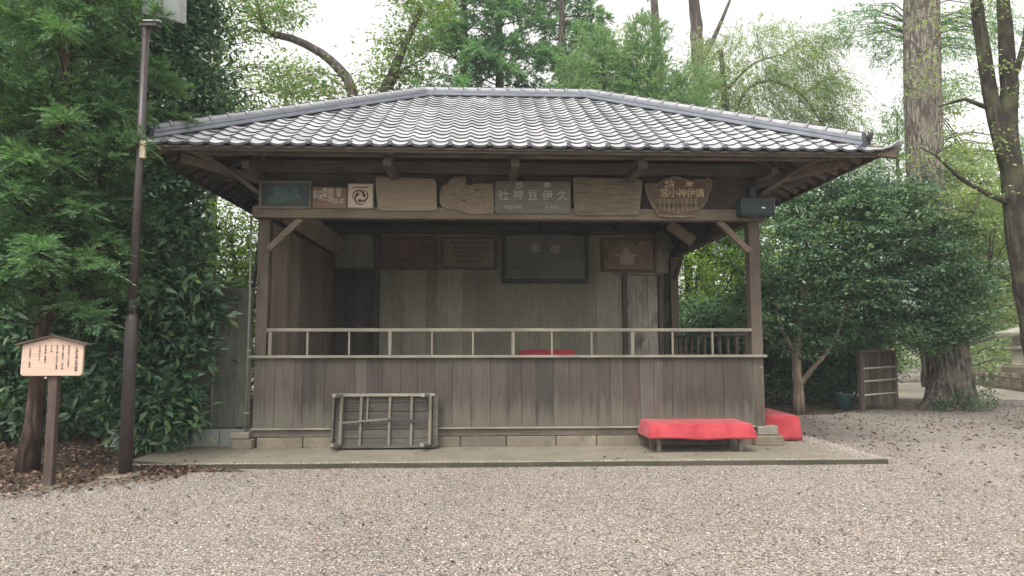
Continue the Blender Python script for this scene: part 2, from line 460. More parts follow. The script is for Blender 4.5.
class MB:
    def __init__(s):
        s.v, s.f = [], []
    def add(s, vs, fs):
        n = len(s.v)
        s.v += [tuple(v) for v in vs]
        s.f += [tuple(i + n for i in f) for f in fs]
        return s
    def box(s, x0, x1, y0, y1, z0, z1, mat=None):
        vs = [Vector(p) for p in ((x0, y0, z0), (x1, y0, z0), (x1, y1, z0), (x0, y1, z0), (x0, y0, z1), (x1, y0, z1), (x1, y1, z1), (x0, y1, z1))]
        if mat is not None:
            vs = [mat @ v for v in vs]
        return s.add(vs, [(0, 3, 2, 1), (4, 5, 6, 7), (0, 1, 5, 4), (1, 2, 6, 5), (2, 3, 7, 6), (3, 0, 4, 7)])
    def bar(s, p0, p1, w, h, upv=(0, 0, 1)):
        p0, p1 = Vector(p0), Vector(p1)
        d = (p1 - p0).normalized()
        sx = d.cross(Vector(upv)).normalized()
        sz = sx.cross(d).normalized()
        vs = []
        for p in (p0, p1):
            for a, b in ((-1, -1), (1, -1), (1, 1), (-1, 1)):
                vs.append(p + sx * a * w / 2 + sz * b * h / 2)
        return s.add(vs, [(0, 1, 2, 3), (7, 6, 5, 4), (0, 4, 5, 1), (1, 5, 6, 2), (2, 6, 7, 3), (3, 7, 4, 0)])
    def tube(s, pts, n=10, caps=True):
        """pts: (x,y,z,r)"""
        P = [Vector(p[:3]) for p in pts]
        ref = Vector((0.3, 1, 0.1)).normalized()
        rings = []
        for i, p in enumerate(P):
            d = (P[min(i + 1, len(P) - 1)] - P[max(i - 1, 0)]).normalized()
            a = d.cross(ref)
            if a.length < 1e-3:
                a = d.cross(Vector((1, 0, 0)))
            a.normalize()
            b = d.cross(a)
            rings.append([p + (a * math.cos(2 * math.pi * k / n) + b * math.sin(2 * math.pi * k / n)) * pts[i][3] for k in range(n)])
        vs = [v for r in rings for v in r]
        fs = []
        for i in range(len(P) - 1):
            for k in range(n):
                k2 = (k + 1) % n
                fs.append((i * n + k, i * n + k2, (i + 1) * n + k2, (i + 1) * n + k))
        if caps:
            fs.append(tuple(range(n - 1, -1, -1)))
            fs.append(tuple((len(P) - 1) * n + k for k in range(n)))
        return s.add(vs, fs)
    def prism(s, outline, y0, y1):
        """outline: (x,z) points extruded along y"""
        n = len(outline)
        vs = [(x, y0, z) for x, z in outline] + [(x, y1, z) for x, z in outline]
        fs = [tuple(range(n)), tuple(range(2 * n - 1, n - 1, -1))]
        for i in range(n):
            j = (i + 1) % n
            fs.append((i, i + n, j + n, j))
        return s.add(vs, fs)
    def xf(s, mat):
        s.v = [tuple(mat @ Vector(v)) for v in s.v]
        return s
    def build(s, name, mat, parent=None, bevel=0.0, smooth=False):
        me = bpy.data.meshes.new(name)
        me.from_pydata(s.v, [], s.f)
        bm = bmesh.new()
        bm.from_mesh(me)
        bmesh.ops.recalc_face_normals(bm, faces=bm.faces)
        bm.to_mesh(me)
        bm.free()
        me.materials.append(mat)
        if smooth:
            me.polygons.foreach_set('use_smooth', [True] * len(me.polygons))
        o = bpy.data.objects.new(name, me)
        put(o, parent)
        if bevel > 0:
            b = o.modifiers.new('bevel', 'BEVEL')
            b.width = bevel
            b.segments = 1
            b.limit_method = 'ANGLE'
            b.harden_normals = False
        return o

def text(body, size, loc, parent, mat, name='lettering', rot=(R(90), 0, 0), ext=0.002, sx=1.0, line=1.0, thick=0.0):
    c = bpy.data.curves.new('tmp', 'FONT')
    c.body = body
    c.size = size
    c.extrude = ext
    c.offset = thick
    c.resolution_u = 4
    c.align_x = 'CENTER'
    c.align_y = 'CENTER'
    c.space_line = line
    o = bpy.data.objects.new('tmp', c)
    COL.objects.link(o)
    bpy.context.view_layer.update()
    me = bpy.data.meshes.new_from_object(o.evaluated_get(bpy.context.evaluated_depsgraph_get()))
    bpy.data.objects.remove(o)
    me.name = name
    me.transform(Matrix.Diagonal((sx, 1, 1, 1)))
    me.transform(Matrix.Translation(loc) @ __import__('mathutils').Euler(rot).to_matrix().to_4x4())
    me.materials.clear()
    me.materials.append(mat)
    return me

def text_part(items, parent, mat, name='lettering'):
    """several pieces of text joined to ONE mesh"""
    bm = bmesh.new()
    for it in items:
        me = text(it[0], it[1], it[2], parent, mat, **(it[3] if len(it) > 3 else {}))
        bm.from_mesh(me)
        bpy.data.meshes.remove(me)
    me = bpy.data.meshes.new(name)
    bm.to_mesh(me)
    bm.free()
    me.materials.append(mat)
    return put(bpy.data.objects.new(name, me), parent)

def np_mesh(name, verts, faces4, mat, parent=None, smooth=False):
    me = bpy.data.meshes.new(name)
    nv, nf, k = len(verts), len(faces4), faces4.shape[1]
    me.vertices.add(nv)
    me.vertices.foreach_set('co', verts.astype(np.float32).ravel())
    me.loops.add(nf * k)
    me.loops.foreach_set('vertex_index', faces4.astype(np.int32).ravel())
    me.polygons.add(nf)
    me.polygons.foreach_set('loop_start', np.arange(0, nf * k, k, dtype=np.int32))
    me.polygons.foreach_set('loop_total', np.full(nf, k, dtype=np.int32))
    me.update(calc_edges=True)
    me.materials.append(mat)
    return put(bpy.data.objects.new(name, me), parent)

def unit(a):
    return a / (np.linalg.norm(a, axis=1, keepdims=True) + 1e-9)

def leaves(pos, axis, nrm, ln, wd, fold=0.0):
    """leaf rhombs: pos (N,3), axis along the leaf, nrm rough normal"""
    axis = unit(axis)
    side = unit(np.cross(axis, nrm))
    nn = np.cross(side, axis)
    ln = np.asarray(ln).reshape(-1, 1); wd = np.asarray(wd).reshape(-1, 1)
    if fold == 0:
        a = pos
        b = pos + axis * ln * 0.45 + side * wd * 0.5
        c = pos + axis * ln
        d = pos + axis * ln * 0.45 - side * wd * 0.5
        V = np.stack([a, b, c, d], 1).reshape(-1, 3)
        n = len(pos)
        return V, np.arange(4 * n).reshape(n, 4)
    a = pos
    b = pos + axis * ln * 0.4 + side * wd * 0.5 + nn * wd * fold
    m = pos + axis * ln * 0.5
    c = pos + axis * ln - nn * ln * 0.1
    d = pos + axis * ln * 0.4 - side * wd * 0.5 + nn * wd * fold
    V = np.stack([a, b, c, d], 1).reshape(-1, 3)
    n = len(pos)
    i = np.arange(n).reshape(n, 1) * 4
    F = np.concatenate([i + np.array([[0, 1, 2]]), i + np.array([[0, 2, 3]])], 1).reshape(-1, 3)
    return V, F

def in_blobs(blobs, n, shell=0.55):
    vol = np.array([b[3] * b[4] * b[5] for b in blobs]) ** 0.7
    k = RNG.choice(len(blobs), n, p=vol / vol.sum())
    B = np.array([b[:6] for b in blobs])[k]
    d = unit(RNG.normal(size=(n, 3)))
    rr = (shell + (1 - shell) * RNG.random((n, 1))) ** 0.8
    rr = np.where(RNG.random((n, 1)) < 0.25, RNG.random((n, 1)) ** 0.33, rr)
    rr = rr * (1 + 0.38 * RNG.random((n, 1)) ** 3)
    return B[:, :3] + d * rr * B[:, 3:6], d

def crown_broad(blobs, nclump, per, ln, wd, spread, flat=0.55, fold=0.0, shell=0.55, droop=0.25):
    C, D = in_blobs(blobs, nclump, shell)
    S = spread * (0.6 + 0.8 * RNG.random((nclump, 1)))
    k = np.repeat(np.arange(nclump), per)
    off = RNG.normal(size=(len(k), 3)) * np.array([1, 1, flat]) * S[k] * 0.55
    pos = C[k] + off
    ax = unit(off + RNG.normal(size=off.shape) * 0.35 * spread + np.array([0, 0, -droop * spread]))
    nrm = unit(RNG.normal(size=off.shape) * 0.5 + np.array([0, -0.15, 1.0]) + D[k] * 0.35)
    L = ln * (0.6 + 0.7 * RNG.random(len(k)))
    V, F = leaves(pos, ax, nrm, L, L * wd, fold)
    return V, F, C

def crown_needle(blobs, ntwig, per, twig, ln, wd, center, droop=0.35, shell=0.3):
    """feathery sprays: needles set along short drooping twigs that point away from the stem"""
    C, D = in_blobs(blobs, ntwig, shell)
    out = C - np.asarray(center)
    out[:, 2] *= 0.15
    out = unit(out)
    dirs = unit(out + RNG.normal(size=out.shape) * 0.5 + np.array([0, 0, -droop]) )
    k = np.repeat(np.arange(ntwig), per)
    t = np.tile(np.linspace(0.0, 1, per), ntwig)[:, None]
    T = twig * (0.6 + 0.8 * RNG.random((ntwig, 1)))
    pos = C[k] + dirs[k] * T[k] * t + np.array([0, 0, -1]) * (t ** 2) * T[k] * 0.3
    sd = unit(np.cross(dirs[k], RNG.normal(size=pos.shape)))
    ax = unit(dirs[k] * 0.9 + sd * 0.75)
    nrm = unit(RNG.normal(size=pos.shape) * 0.6 + np.array([0, -0.3, 1]))
    L = ln * (0.7 + 0.6 * RNG.random(len(k))) * (1.15 - 0.6 * t[:, 0])
    V, F = leaves(pos, ax, nrm, L, wd * (0.8 + 0.5 * RNG.random(len(k))))
    return V, F, C

def crown_cedar(stem, nbr, rad, tw, per, twig, ln, wd, droop=0.35, zlo=0.15, sector=None, lift=0.16):
    """layered foliage: branches leave the stem, twigs fan out to both sides of each branch, needles along each twig"""
    S = np.array([p[:3] for p in stem])
    P, A, Nn, LL, CC = [], [], [], [], []
    for b in range(nbr):
        f = zlo + (1 - zlo) * (b + RNG.random()) / nbr
        i = min(int(f * (len(S) - 1)), len(S) - 2)
        t0 = f * (len(S) - 1) - i
        o = S[i] * (1 - t0) + S[i + 1] * t0
        az = RNG.random() * 6.283 if sector is None else sector[0] + (sector[1] - sector[0]) * RNG.random()
        L = rad(f) * (0.55 + 0.6 * RNG.random())
        d = np.array([math.cos(az), math.sin(az), 0.12 + 0.25 * RNG.random()])
        n = int(tw * L) + 4
        t = RNG.random(n) ** 0.7
        bp = o + d * (L * t)[:, None] + np.array([0, 0, -1]) * (droop * L * t ** 2)[:, None]
        CC.append(bp[np.argmax(t)])
        sd = np.array([-d[1], d[0], 0])
        sg = np.sign(RNG.normal(size=n))
        fan = 0.5 + 0.5 * RNG.random(n)
        td = unit(d * 0.75 + sd * (sg * fan)[:, None] + RNG.normal(size=(n, 3)) * np.array([.25, .25, lift]) + np.array([0, 0, -0.15]))
        T = twig * (0.45 + 0.8 * RNG.random(n)) * (1.1 - 0.5 * t)
        k = np.repeat(np.arange(n), per)
        u = np.tile(np.linspace(0.05, 1, per), n)[:, None]
        pos = bp[k] + td[k] * T[k][:, None] * u + np.array([0, 0, -1]) * (u ** 2) * T[k][:, None] * 0.25
        alt = np.tile(np.array([1, -1] * per)[:per], n)[:, None]
        side = unit(np.cross(td[k], np.array([0, 0, 1.0]) + RNG.normal(size=pos.shape) * 0.3))
        P.append(pos); A.append(unit(td[k] + side * alt * 0.7)); Nn.append(RNG.normal(size=pos.shape) * (0.35 + lift) + np.array([0, -.4 * lift, 1.0]))
        LL.append(ln * (0.7 + 0.6 * RNG.random(len(k))) * (1.15 - 0.6 * u[:, 0]))
    L = np.concatenate(LL)
    V, F = leaves(np.concatenate(P), np.concatenate(A), np.concatenate(Nn), L, wd * (0.8 + 0.5 * RNG.random(len(L))))
    return V, F, np.array(CC)

def resample(pts, step=0.35, jit=0.03):
    out = []
    P = [np.array(p, float) for p in pts]
    for i in range(len(P) - 1):
        a, b = P[i], P[i + 1]
        pa = P[i - 1] if i else a
        pb = P[i + 2] if i + 2 < len(P) else b
        n = max(1, int(np.linalg.norm(b[:3] - a[:3]) / step))
        for k in range(n):
            t = k / n
            q = 0.5 * ((2 * a) + (-pa + b) * t + (2 * pa - 5 * a + 4 * b - pb) * t * t + (-pa + 3 * a - 3 * b + pb) * t ** 3)
            q[3] = a[3] * (1 - t) + b[3] * t
            q[:3] += RNG.normal(size=3) * jit * q[3] * 2
            out.append(q)
    out.append(P[-1])
    return out

def tree(name, label, cat, base, trunk, limbs, crown, lmat, bmat, group=None, twigs=40, tr=0.02, nseg=10, flare=0.0, step=0.35):
    """trunk/limbs in world coordinates (x,y,z,r); crown = (V,F,C) in world coordinates"""
    root = thing(name, label, cat, base, group=group)
    b = Vector(base)
    mb = MB()
    path = resample(trunk, step)
    allp = list(path)
    mb.tube([(*p[:3], p[3]) for p in path], nseg)
    for l in limbs:
        pl = resample(l, step)
        allp += pl
        mb.tube([(*p[:3], max(p[3], 0.004)) for p in pl], max(6, nseg - 3))
    V, F, C = crown
    A = np.array([p[:3] for p in allp])
    if twigs and len(C):
        idx = RNG.choice(len(C), min(twigs, len(C)), replace=False)
        for i in idx:
            c = C[i]
            dd = np.linalg.norm(A - c, axis=1) + np.maximum(0, A[:, 2] - c[2] + 0.1) * 1.5
            a = A[np.argmin(dd)]
            mid = (a + c) / 2 + np.array([0, 0, 0.12 * np.linalg.norm(c - a)]) + RNG.normal(size=3) * 0.06
            L = np.linalg.norm(c - a)
            r0 = min(tr * (0.5 + 0.3 * L), 0.06)
            mb.tube([(*a, r0), (*mid, r0 * 0.65), (*c, 0.004)], 5, False)
    mb.v = [(x - b.x, y - b.y, z - b.z) for x, y, z in mb.v]
    mb.build('trunk', bmat, root, smooth=True)
    np_mesh('crown', V - np.array(base), F, lmat, root)
    return root

# ================================================================== THE SETTING
def sheet(name, pts, z, mat, sub=0, jitter=0.0):
    """flat polygon; edges resampled and jittered for an irregular outline"""
    P = []
    n = len(pts)
    for i in range(n):
        a, b = Vector(pts[i]), Vector(pts[(i + 1) % n])
        k = max(1, int((b - a).length / 0.25)) if jitter else 1
        for j in range(k):
            p = a.lerp(b, j / k)
            if jitter:
                p += Vector((random.uniform(-1, 1), random.uniform(-1, 1))) * jitter
            P.append((p.x, p.y, z))
    me = bpy.data.meshes.new(name)
    me.from_pydata(P, [], [tuple(range(len(P)))])
    me.materials.append(mat)
    o = put(bpy.data.objects.new(name, me))
    o['kind'] = 'structure'
    return o

sheet('ground', [(-150, -60), (150, -60), (150, 240), (-150, 240)], 0.0, M['gravel'])
sheet('soil_bed', [(-16, -4.0), (-6.6, -3.3), (-5.7, -2.75), (-5.1, -2.3), (-4.6, -1.75), (-4.1, -1.62), (-3.3, -1.5), (-3.5, -1.38), (-4.5, -1.2), (-4.95, -1.0), (-4.6, 0.2), (-4.0, 0.6), (-4.3, 12), (-16, 14)], 0.004, M['soil'], jitter=0.05)
sheet('soil_under_trees', [(4.6, 3.6), (6.0, 4.3), (7.6, 5.0), (8.6, 5.9), (9.0, 8.0), (8.0, 12), (-4, 12), (-4, 5), (4.3, 5)], 0.004, M['soil'], jitter=0.08)
sheet('path', [(10.6, 9.2), (13, 8.5), (17, 8.0), (40, 4.0), (60, 8), (30, 14), (19.5, 15.2), (17, 16.6), (14.5, 18), (12, 30), (8, 30), (10, 16), (9.4, 11)], 0.006, M['path'], jitter=0.05)

# concrete apron the stage stands on
ap = [(-4.98, -1.0), (-4.4, -1.24), (-3.6, -1.36), (0, -1.37), (4.83, -1.38), (4.7, -0.9), (4.5, -0.3), (4.35, 0.6), (4.2, 5.2), (-4.6, 5.2), (-4.7, 0.35), (-5.05, -0.2)]
me = bpy.data.meshes.new('apron')
bm = bmesh.new()
vs = []
for i in range(len(ap)):
    a, b = Vector(ap[i]), Vector(ap[(i + 1) % len(ap)])
    k = max(1, int((b - a).length / 0.3))
    for j in range(k):
        p = a.lerp(b, j / k)
        vs.append(bm.verts.new((p.x + random.uniform(-.008, .008), p.y + random.uniform(-.012, .012), 0.06)))
f = bm.faces.new(vs)
r_ = bmesh.ops.extrude_face_region(bm, geom=[f])
for v in [g for g in r_['geom'] if isinstance(g, bmesh.types.BMVert)]:
    v.co.z = -0.05
bmesh.ops.recalc_face_normals(bm, faces=bm.faces)
bm.to_mesh(me)
bm.free()
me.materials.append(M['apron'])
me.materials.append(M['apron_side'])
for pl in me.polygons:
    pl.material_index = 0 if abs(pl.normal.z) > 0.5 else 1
o = put(bpy.data.objects.new('pavement', me))
o['kind'] = 'structure'

# loose gravel stones on top of the sheet (nobody could count them)
def pebbles(n, x0, x1, y0, y1, size, name, label):
    x = x0 + (x1 - x0) * RNG.random(n)
    y = y0 + (y1 - y0) * RNG.random(n) ** 1.35
    keep = ~((x > -5.0) & (x < 4.85) & (y > -1.405))
    lf = (x < -4.3) & (y > -2.3 + (-4.3 - x) * -0.9)
    keep &= ~lf
    x, y = x[keep], y[keep]
    n = len(x)
    s = size * (0.5 + 0.9 * RNG.random((n, 1)) ** 1.5)
    base = np.array([(1, 0, 0), (-1, 0, 0), (0, 1, 0), (0, -1, 0), (0, 0, 1), (0, 0, -1)], float)
    ang = RNG.random(n) * 6.283
    ca, sa = np.cos(ang), np.sin(ang)
    V = base[None] * (0.65 + 0.6 * RNG.random((n, 6, 1))) * s[:, None, :] * np.array([1.25, 0.85, 0.6])
    X = V[:, :, 0] * ca[:, None] - V[:, :, 1] * sa[:, None]
    Y = V[:, :, 0] * sa[:, None] + V[:, :, 1] * ca[:, None]
    V = np.stack([X + x[:, None], Y + y[:, None], V[:, :, 2] + s * 0.3], 2).reshape(-1, 3)
    T = np.array([(0, 2, 4), (2, 1, 4), (1, 3, 4), (3, 0, 4)])
    F = (T[None] + (np.arange(n) * 6)[:, None, None]).reshape(-1, 3)
    o = np_mesh(name, V, F, M['pebble'])
    tag(o, label, 'gravel', kind='stuff')
def spill():
    n = 2600
    x = -4.9 + 9.6 * RNG.random(n)
    y = -1.37 + np.abs(RNG.normal(size=n)) * 0.05
    x2 = 4.85 - np.abs(RNG.normal(size=n)) * 0.28
    y2 = -1.3 + 2.2 * RNG.random(n)
    X, Y = np.concatenate([x, x2]), np.concatenate([y, y2])
    s = 0.006 * (0.5 + RNG.random((2 * n, 1)))
    base = np.array([(1, 0, 0), (-1, 0, 0), (0, 1, 0), (0, -1, 0), (0, 0, 1), (0, 0, -1)], float)
    V = base[None] * (0.7 + 0.6 * RNG.random((2 * n, 6, 1))) * s[:, None, :]
    V = V + np.stack([X, Y, 0.062 + s[:, 0] * .3], 1)[:, None, :]
    T = np.array([(0, 2, 4), (2, 1, 4), (1, 3, 4), (3, 0, 4)])
    F = (T[None] + (np.arange(2 * n) * 6)[:, None, None]).reshape(-1, 3)
    tag(np_mesh('spilt_gravel', V.reshape(-1, 3), F, M['pebble']), 'fine gravel spilt over the edge of the concrete slab', 'gravel', kind='stuff')
spill()
pebbles(200000, -6.5, 7.5, -6.2, 0.5, 0.0078, 'gravel_stones', 'loose pinkish grey gravel covering the forecourt')

# fallen leaves
def fallen(n, fx, size):
    P = fx(n)
    ax = RNG.normal(size=(len(P), 3)); ax[:, 2] *= 0.25
    nr = RNG.normal(size=(len(P), 3)) * 0.35 + np.array([0, 0, 1])
    L = size * (0.5 + 0.8 * RNG.random(len(P)))
    return leaves(P, ax, nr, L, L * 0.55, 0.22)
def fx_left(n):
    x = -4.0 - 5.5 * RNG.random(n) ** 1.3; y = -3.5 + 6 * RNG.random(n)
    k = (y > -2.2 + (-4.3 - x) * -0.75 + RNG.normal(size=n) * 0.15) & ~((x > -5.0) & (y > -1.0) & (RNG.random(n) < .93))
    x, y = x[k], y[k]
    return np.stack([x, y, 0.012 + 0.03 * RNG.random(len(x))], 1)
def fx_edge(n):
    x = -5 + 1.5 * RNG.random(n) ** 1.2; y = -1.42 - 0.14 * RNG.random(n)
    return np.stack([x, y, np.full(n, 0.015)], 1)
def fx_right(n):
    x = 4.3 + 9 * RNG.random(n); y = -5 + 13 * RNG.random(n)
    k = RNG.random(n) < np.clip((y + 4.5) / 6, 0.06, 1) * np.where(y > 6, 0.6, 1)
    x, y = x[k], y[k]
    return np.stack([x, y, np.full(len(x), 0.014)], 1)
def fx_all(n):
    x = -5 + 12 * RNG.random(n); y = -6 + 4.5 * RNG.random(n)
    return np.stack([x, y, np.full(n, 0.016)], 1)
def fx_apron(n):
    x = -4.6 + 9 * RNG.random(n); y = -1.3 + 1.2 * RNG.random(n)
    return np.stack([x, y, np.full(n, 0.066)], 1)
parts = [fallen(9000, fx_left, 0.068), fallen(260, fx_edge, 0.05), fallen(3400, fx_right, 0.068), fallen(650, fx_all, 0.045), fallen(40, fx_apron, 0.06)]
off, VV, FF = 0, [], []
for V, F in parts:
    VV.append(V); FF.append(F + off); off += len(V)
o = np_mesh('fallen_leaves', np.concatenate(VV), np.concatenate(FF), M['dead_leaf'])
tag(o, 'brown fallen leaves scattered on the gravel and under the trees', 'leaves', kind='stuff')

# ================================================================== THE STAGE BUILDING
CY = 2.27                     # centre of the plan
HX, HY = 3.8, 2.27            # half width, half depth of the frame
ZE, SL = 4.20, 0.565          # tile plane at the eave, slope
EX, EY = 5.05, 3.52           # eave half extents
B = thing('stage_pavilion', 'old open fronted wooden shrine stage with grey tiled hipped roof', 'pavilion', (0, 0, 0))

def jboards(x0, x1, z0, z1, y0, t, wmin=0.14, wmax=0.22, axis='x', gap=0.0035, jit=0.005):
    mb = MB()
    x = x0
    while x < x1 - 1e-4:
        w = random.uniform(wmin, wmax)
        e = min(x + w, x1)
        if x1 - e < wmin * 0.5:
            e = x1
        dy = random.uniform(-jit, jit)
        if axis == 'x':
            mb.box(x, e - gap, y0 + dy, y0 + dy + t, z0, z1)
        else:
            mb.box(y0 + dy, y0 + dy + t, x, e - gap, z0, z1)
        x = e
    return mb

# footing: stones and ground sill
mb = MB()
x = -3.72
while x < 3.55:
    w = random.uniform(0.6, 0.95)
    e = min(x + w, 3.6)
    mb.box(x, e - 0.012, -0.02 + random.uniform(-.012, .012), 0.16, 0.055, 0.205)
    x = e
for y in np.arange(0.25, 4.4, 0.8):
    mb.box(-3.8, -3.62, y, y + 0.78, 0.055, 0.205)
    mb.box(3.62, 3.8, y, y + 0.78, 0.055, 0.205)
mb.build('footing_stones', M['stone'], B, 0.008)
MB().box(3.58, 4.02, -0.14, 0.24, 0.055, 0.20).build('pad_stone', M['stone'], B, 0.015)
MB().box(-4.06, -3.75, -0.12, 0.2, 0.055, 0.20).build('pad_stone', M['stone'], B, 0.015)
mb = MB().box(-3.9, 3.63, 0.0, 0.15, 0.212, 0.322)
mb.build('ground_sill', M['timber_x'], B, 0.006)
MB().box(3.66, 3.97, -0.06, 0.14, 0.206, 0.335).build('sill_end', M['rail'], B, 0.008)
MB().box(-4.06, -3.8, -0.12, 0.06, 0.206, 0.30).build('sill_end', M['rail'], B, 0.01)

# skirt of vertical boards with its battens
jboards(-3.78, 3.63, 0.335, 1.355, -0.03, 0.03, 0.11, 0.30).build('skirt_boards', M['skirt'], B, 0.0015)
MB().box(-3.80, 3.64, -0.052, -0.018, 0.318, 0.345).build('bottom_batten', M['rail'], B, 0.004)
jboards(0.1, 4.4, 0.335, 1.355, 3.80, 0.025, 0.17, 0.27, 'y').build('side_skirt_boards', M['skirt'], B)
MB().box(-3.87, 3.83, -0.085, 0.02, 1.357, 1.397).build('ledge_rail', M['rail'], B, 0.006)

# posts
for nm, (px, py, z0) in {'a': (3.715, 0.085, 0.337), 'b': (-3.715, 0.105, 1.40), 'c': (3.715, 4.455, 0.2), 'd': (-3.715, 4.455, 0.2)}.items():
    MB().box(px - 0.085, px + 0.085, py - 0.09, py + 0.085, z0, 3.43).build('post', M['timber_z'], B, 0.006)
MB().box(-2.79, -2.68, 4.39, 4.5, 1.22, 4.1).build('wall_post', M['dark_y'], B, 0.004)
MB().box(2.58, 2.68, 4.39, 4.5, 1.22, 3.15).build('wall_post', M['dark_y'], B, 0.004)
MB().box(3.755, 3.77, -0.01, -0.005, 1.2, 1.215).build('bolt', M['steel'], B)

# front hand rail
MB().box(-3.63, 3.635, -0.005, 0.045, 1.745, 1.795).build('hand_rail', M['rail'], B, 0.006)
for i, x in enumerate([-3.57, -3.03, -2.42, -1.82, -1.2, -0.59, 0.01, 0.59, 1.19, 1.81, 2.42, 3.03]):
    w = 0.05 if i % 3 == 0 and i else 0.027
    if i == 0:
        w = 0.04
    MB().box(x - w / 2 if i else -3.6, x + w / 2, 0.0, 0.04, 1.397, 1.745).build('rail_post', M['rail_z'], B, 0.003)
# right side balustrade
MB().box(3.69, 3.74, 0.17, 4.37, 1.69, 1.74).build('side_rail', M['timber_y'], B, 0.004)
for y in np.linspace(0.45, 4.1, 10):
    MB().box(3.695, 3.735, y - 0.045, y + 0.045, 1.30, 1.69).build('baluster', M['timber_z'], B)

# floor, side wall, back wall
mb = MB()
x = -3.7
while x < 3.68:
    mb.box(x, x + 0.178, 0.06, 4.5, 1.17, 1.2 + random.uniform(0, .002))
    x += 0.18
mb.build('stage_floor', M['deck'], B)
jboards(0.19, 4.37, 1.22, 3.43, -3.70, 0.03, 0.2, 0.3, 'y').build('side_wall', M['sidewall'], B)
jboards(0.19, 4.37, 0.2, 1.2, -3.79, 0.03, 0.2, 0.3, 'y').build('side_skirt_boards', M['sidewall'], B)
jboards(-2.66, 2.58, 1.20, 4.1, 4.46, 0.03, 0.2, 0.3).build('back_wall', M['wall'], B)
jboards(-3.63, -2.80, 3.19, 3.93, 4.46, 0.03, 0.3, 0.45).build('transom_board', M['wall'], B)
jboards(-3.63, -2.80, 1.2, 3.12, 4.52, 0.03, 0.2, 0.3).build('side_door', M['dark_y'], B)
MB().box(-3.63, -2.80, 4.40, 4.47, 3.12, 3.19).build('door_lintel', M['dark_x'], B, 0.004)
jboards(2.69, 3.36, 1.2, 3.11, 4.45, 0.03, 0.2, 0.24).build('stage_door', M['door'], B, 0.002)
MB().box(3.37, 3.47, 4.41, 4.5, 1.22, 3.11).build('door_jamb', M['dark_y'], B, 0.004)
jboards(2.58, 3.62, 3.11, 4.1, 4.47, 0.03, 0.3, 0.45).build('transom_board', M['wall'], B)
MB().box(-3.6, 3.6, 4.40, 4.455, 1.2, 1.30).build('base_board', M['dark_x'], B, 0.003)
jboards(-3.8, 3.8, 0.2, 4.8, 4.56, 0.02, 0.2, 0.3).build('rear_cladding', M['fence'], B)

# beams
MB().box(-3.86, 3.86, -0.09, 0.09, 3.432, 3.605).build('front_beam', M['beam'], B, 0.008)
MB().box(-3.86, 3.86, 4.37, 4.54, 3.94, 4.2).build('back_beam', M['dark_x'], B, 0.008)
for s in (-1, 1):
    MB().box(s * 3.72 - 0.08, s * 3.72 + 0.08, 0.092, 4.36, 3.434, 3.60).build('side_beam', M['dark_y'], B, 0.006)
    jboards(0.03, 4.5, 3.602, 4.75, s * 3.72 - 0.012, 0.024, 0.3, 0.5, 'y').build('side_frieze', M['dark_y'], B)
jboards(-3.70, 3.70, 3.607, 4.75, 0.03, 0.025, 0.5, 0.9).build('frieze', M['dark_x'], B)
MB().box(-3.9, 3.9, -0.10, 0.10, 4.12, 4.30).build('upper_beam', M['dark_x'], B, 0.006)
MB().box(-3.65, 3.65, 0.3, 4.35, 4.12, 4.14).build('ceiling', M['dark_x'], B)
for x in (-2.4, -0.8, 0.8, 2.4):
    MB().box(x - 0.05, x + 0.05, 0.12, 4.35, 4.02, 4.12).build('ceiling_joist', M['dark_y'], B)
# knee braces
for s in (-1, 1):
    MB().bar((s * 3.63, 0.0, 2.97), (s * 3.16, 0.0, 3.44), 0.09, 0.075, (0, 1, 0)).build('brace', M['beam'], B, 0.004)
    MB().bar((s * 3.72, 4.35, 2.98), (s * 3.72, 3.8, 3.43), 0.07, 0.08, (1, 0, 0)).build('brace', M['timber_z'], B, 0.004)

# eaves: purlins, cantilever noses, corner arms
PZ = 4.17
for s in (-1, 1):
    yy = CY + s * (HY + 0.7)
    MB().box(-4.55, 4.55, yy - 0.055, yy + 0.055, PZ + 0.03, PZ + 0.13).build('eave_purlin', M['purlin'], B, 0.006)
    xx = s * (HX + 0.7)
    MB().box(xx - 0.055, xx + 0.055, CY - HY - 0.64, CY + HY + 0.64, PZ + 0.002, PZ + 0.128).build('eave_purlin', M['dark_y'], B, 0.006)
for x in (-1.76, 0.0, 1.78):
    MB().box(x - 0.06, x + 0.06, -0.98, 0.3, 4.0, 4.118).build('beam_nose', M['dark_y'], B, 0.01)
    MB().box(x - 0.055, x + 0.055, -0.75, -0.65, 4.118, PZ + .03).build('bearing_block', M['purlin'], B)
for sx in (-1, 1):
    for (x0, y0, x1, y1) in ((3.75, 0.0, 3.75, -0.75), (3.75, 0.05, 4.55, 0.05)):
        MB().bar((sx * x0, y0, 4.06), (sx * x1, y1, 4.06), 0.10, 0.11).build('beam_nose', M['dark_y'], B, 0.008)
    pts = []
    for t in np.linspace(0, 1, 9):
        pts.append((sx * (3.78 + 0.82 * t), -0.08 - 0.80 * t, 3.80 + 0.44 * math.sin(t * math.pi / 2) , 0.042))
    MB().tube(pts, 8).build('curved_bracket', M['purlin'], B, smooth=True)
    MB().bar((sx * 3.76, 0.0, 4.0), (sx * 4.62, -0.82, 4.12), 0.10, 0.12).build('hip_bracket', M['purlin'], B, 0.006)

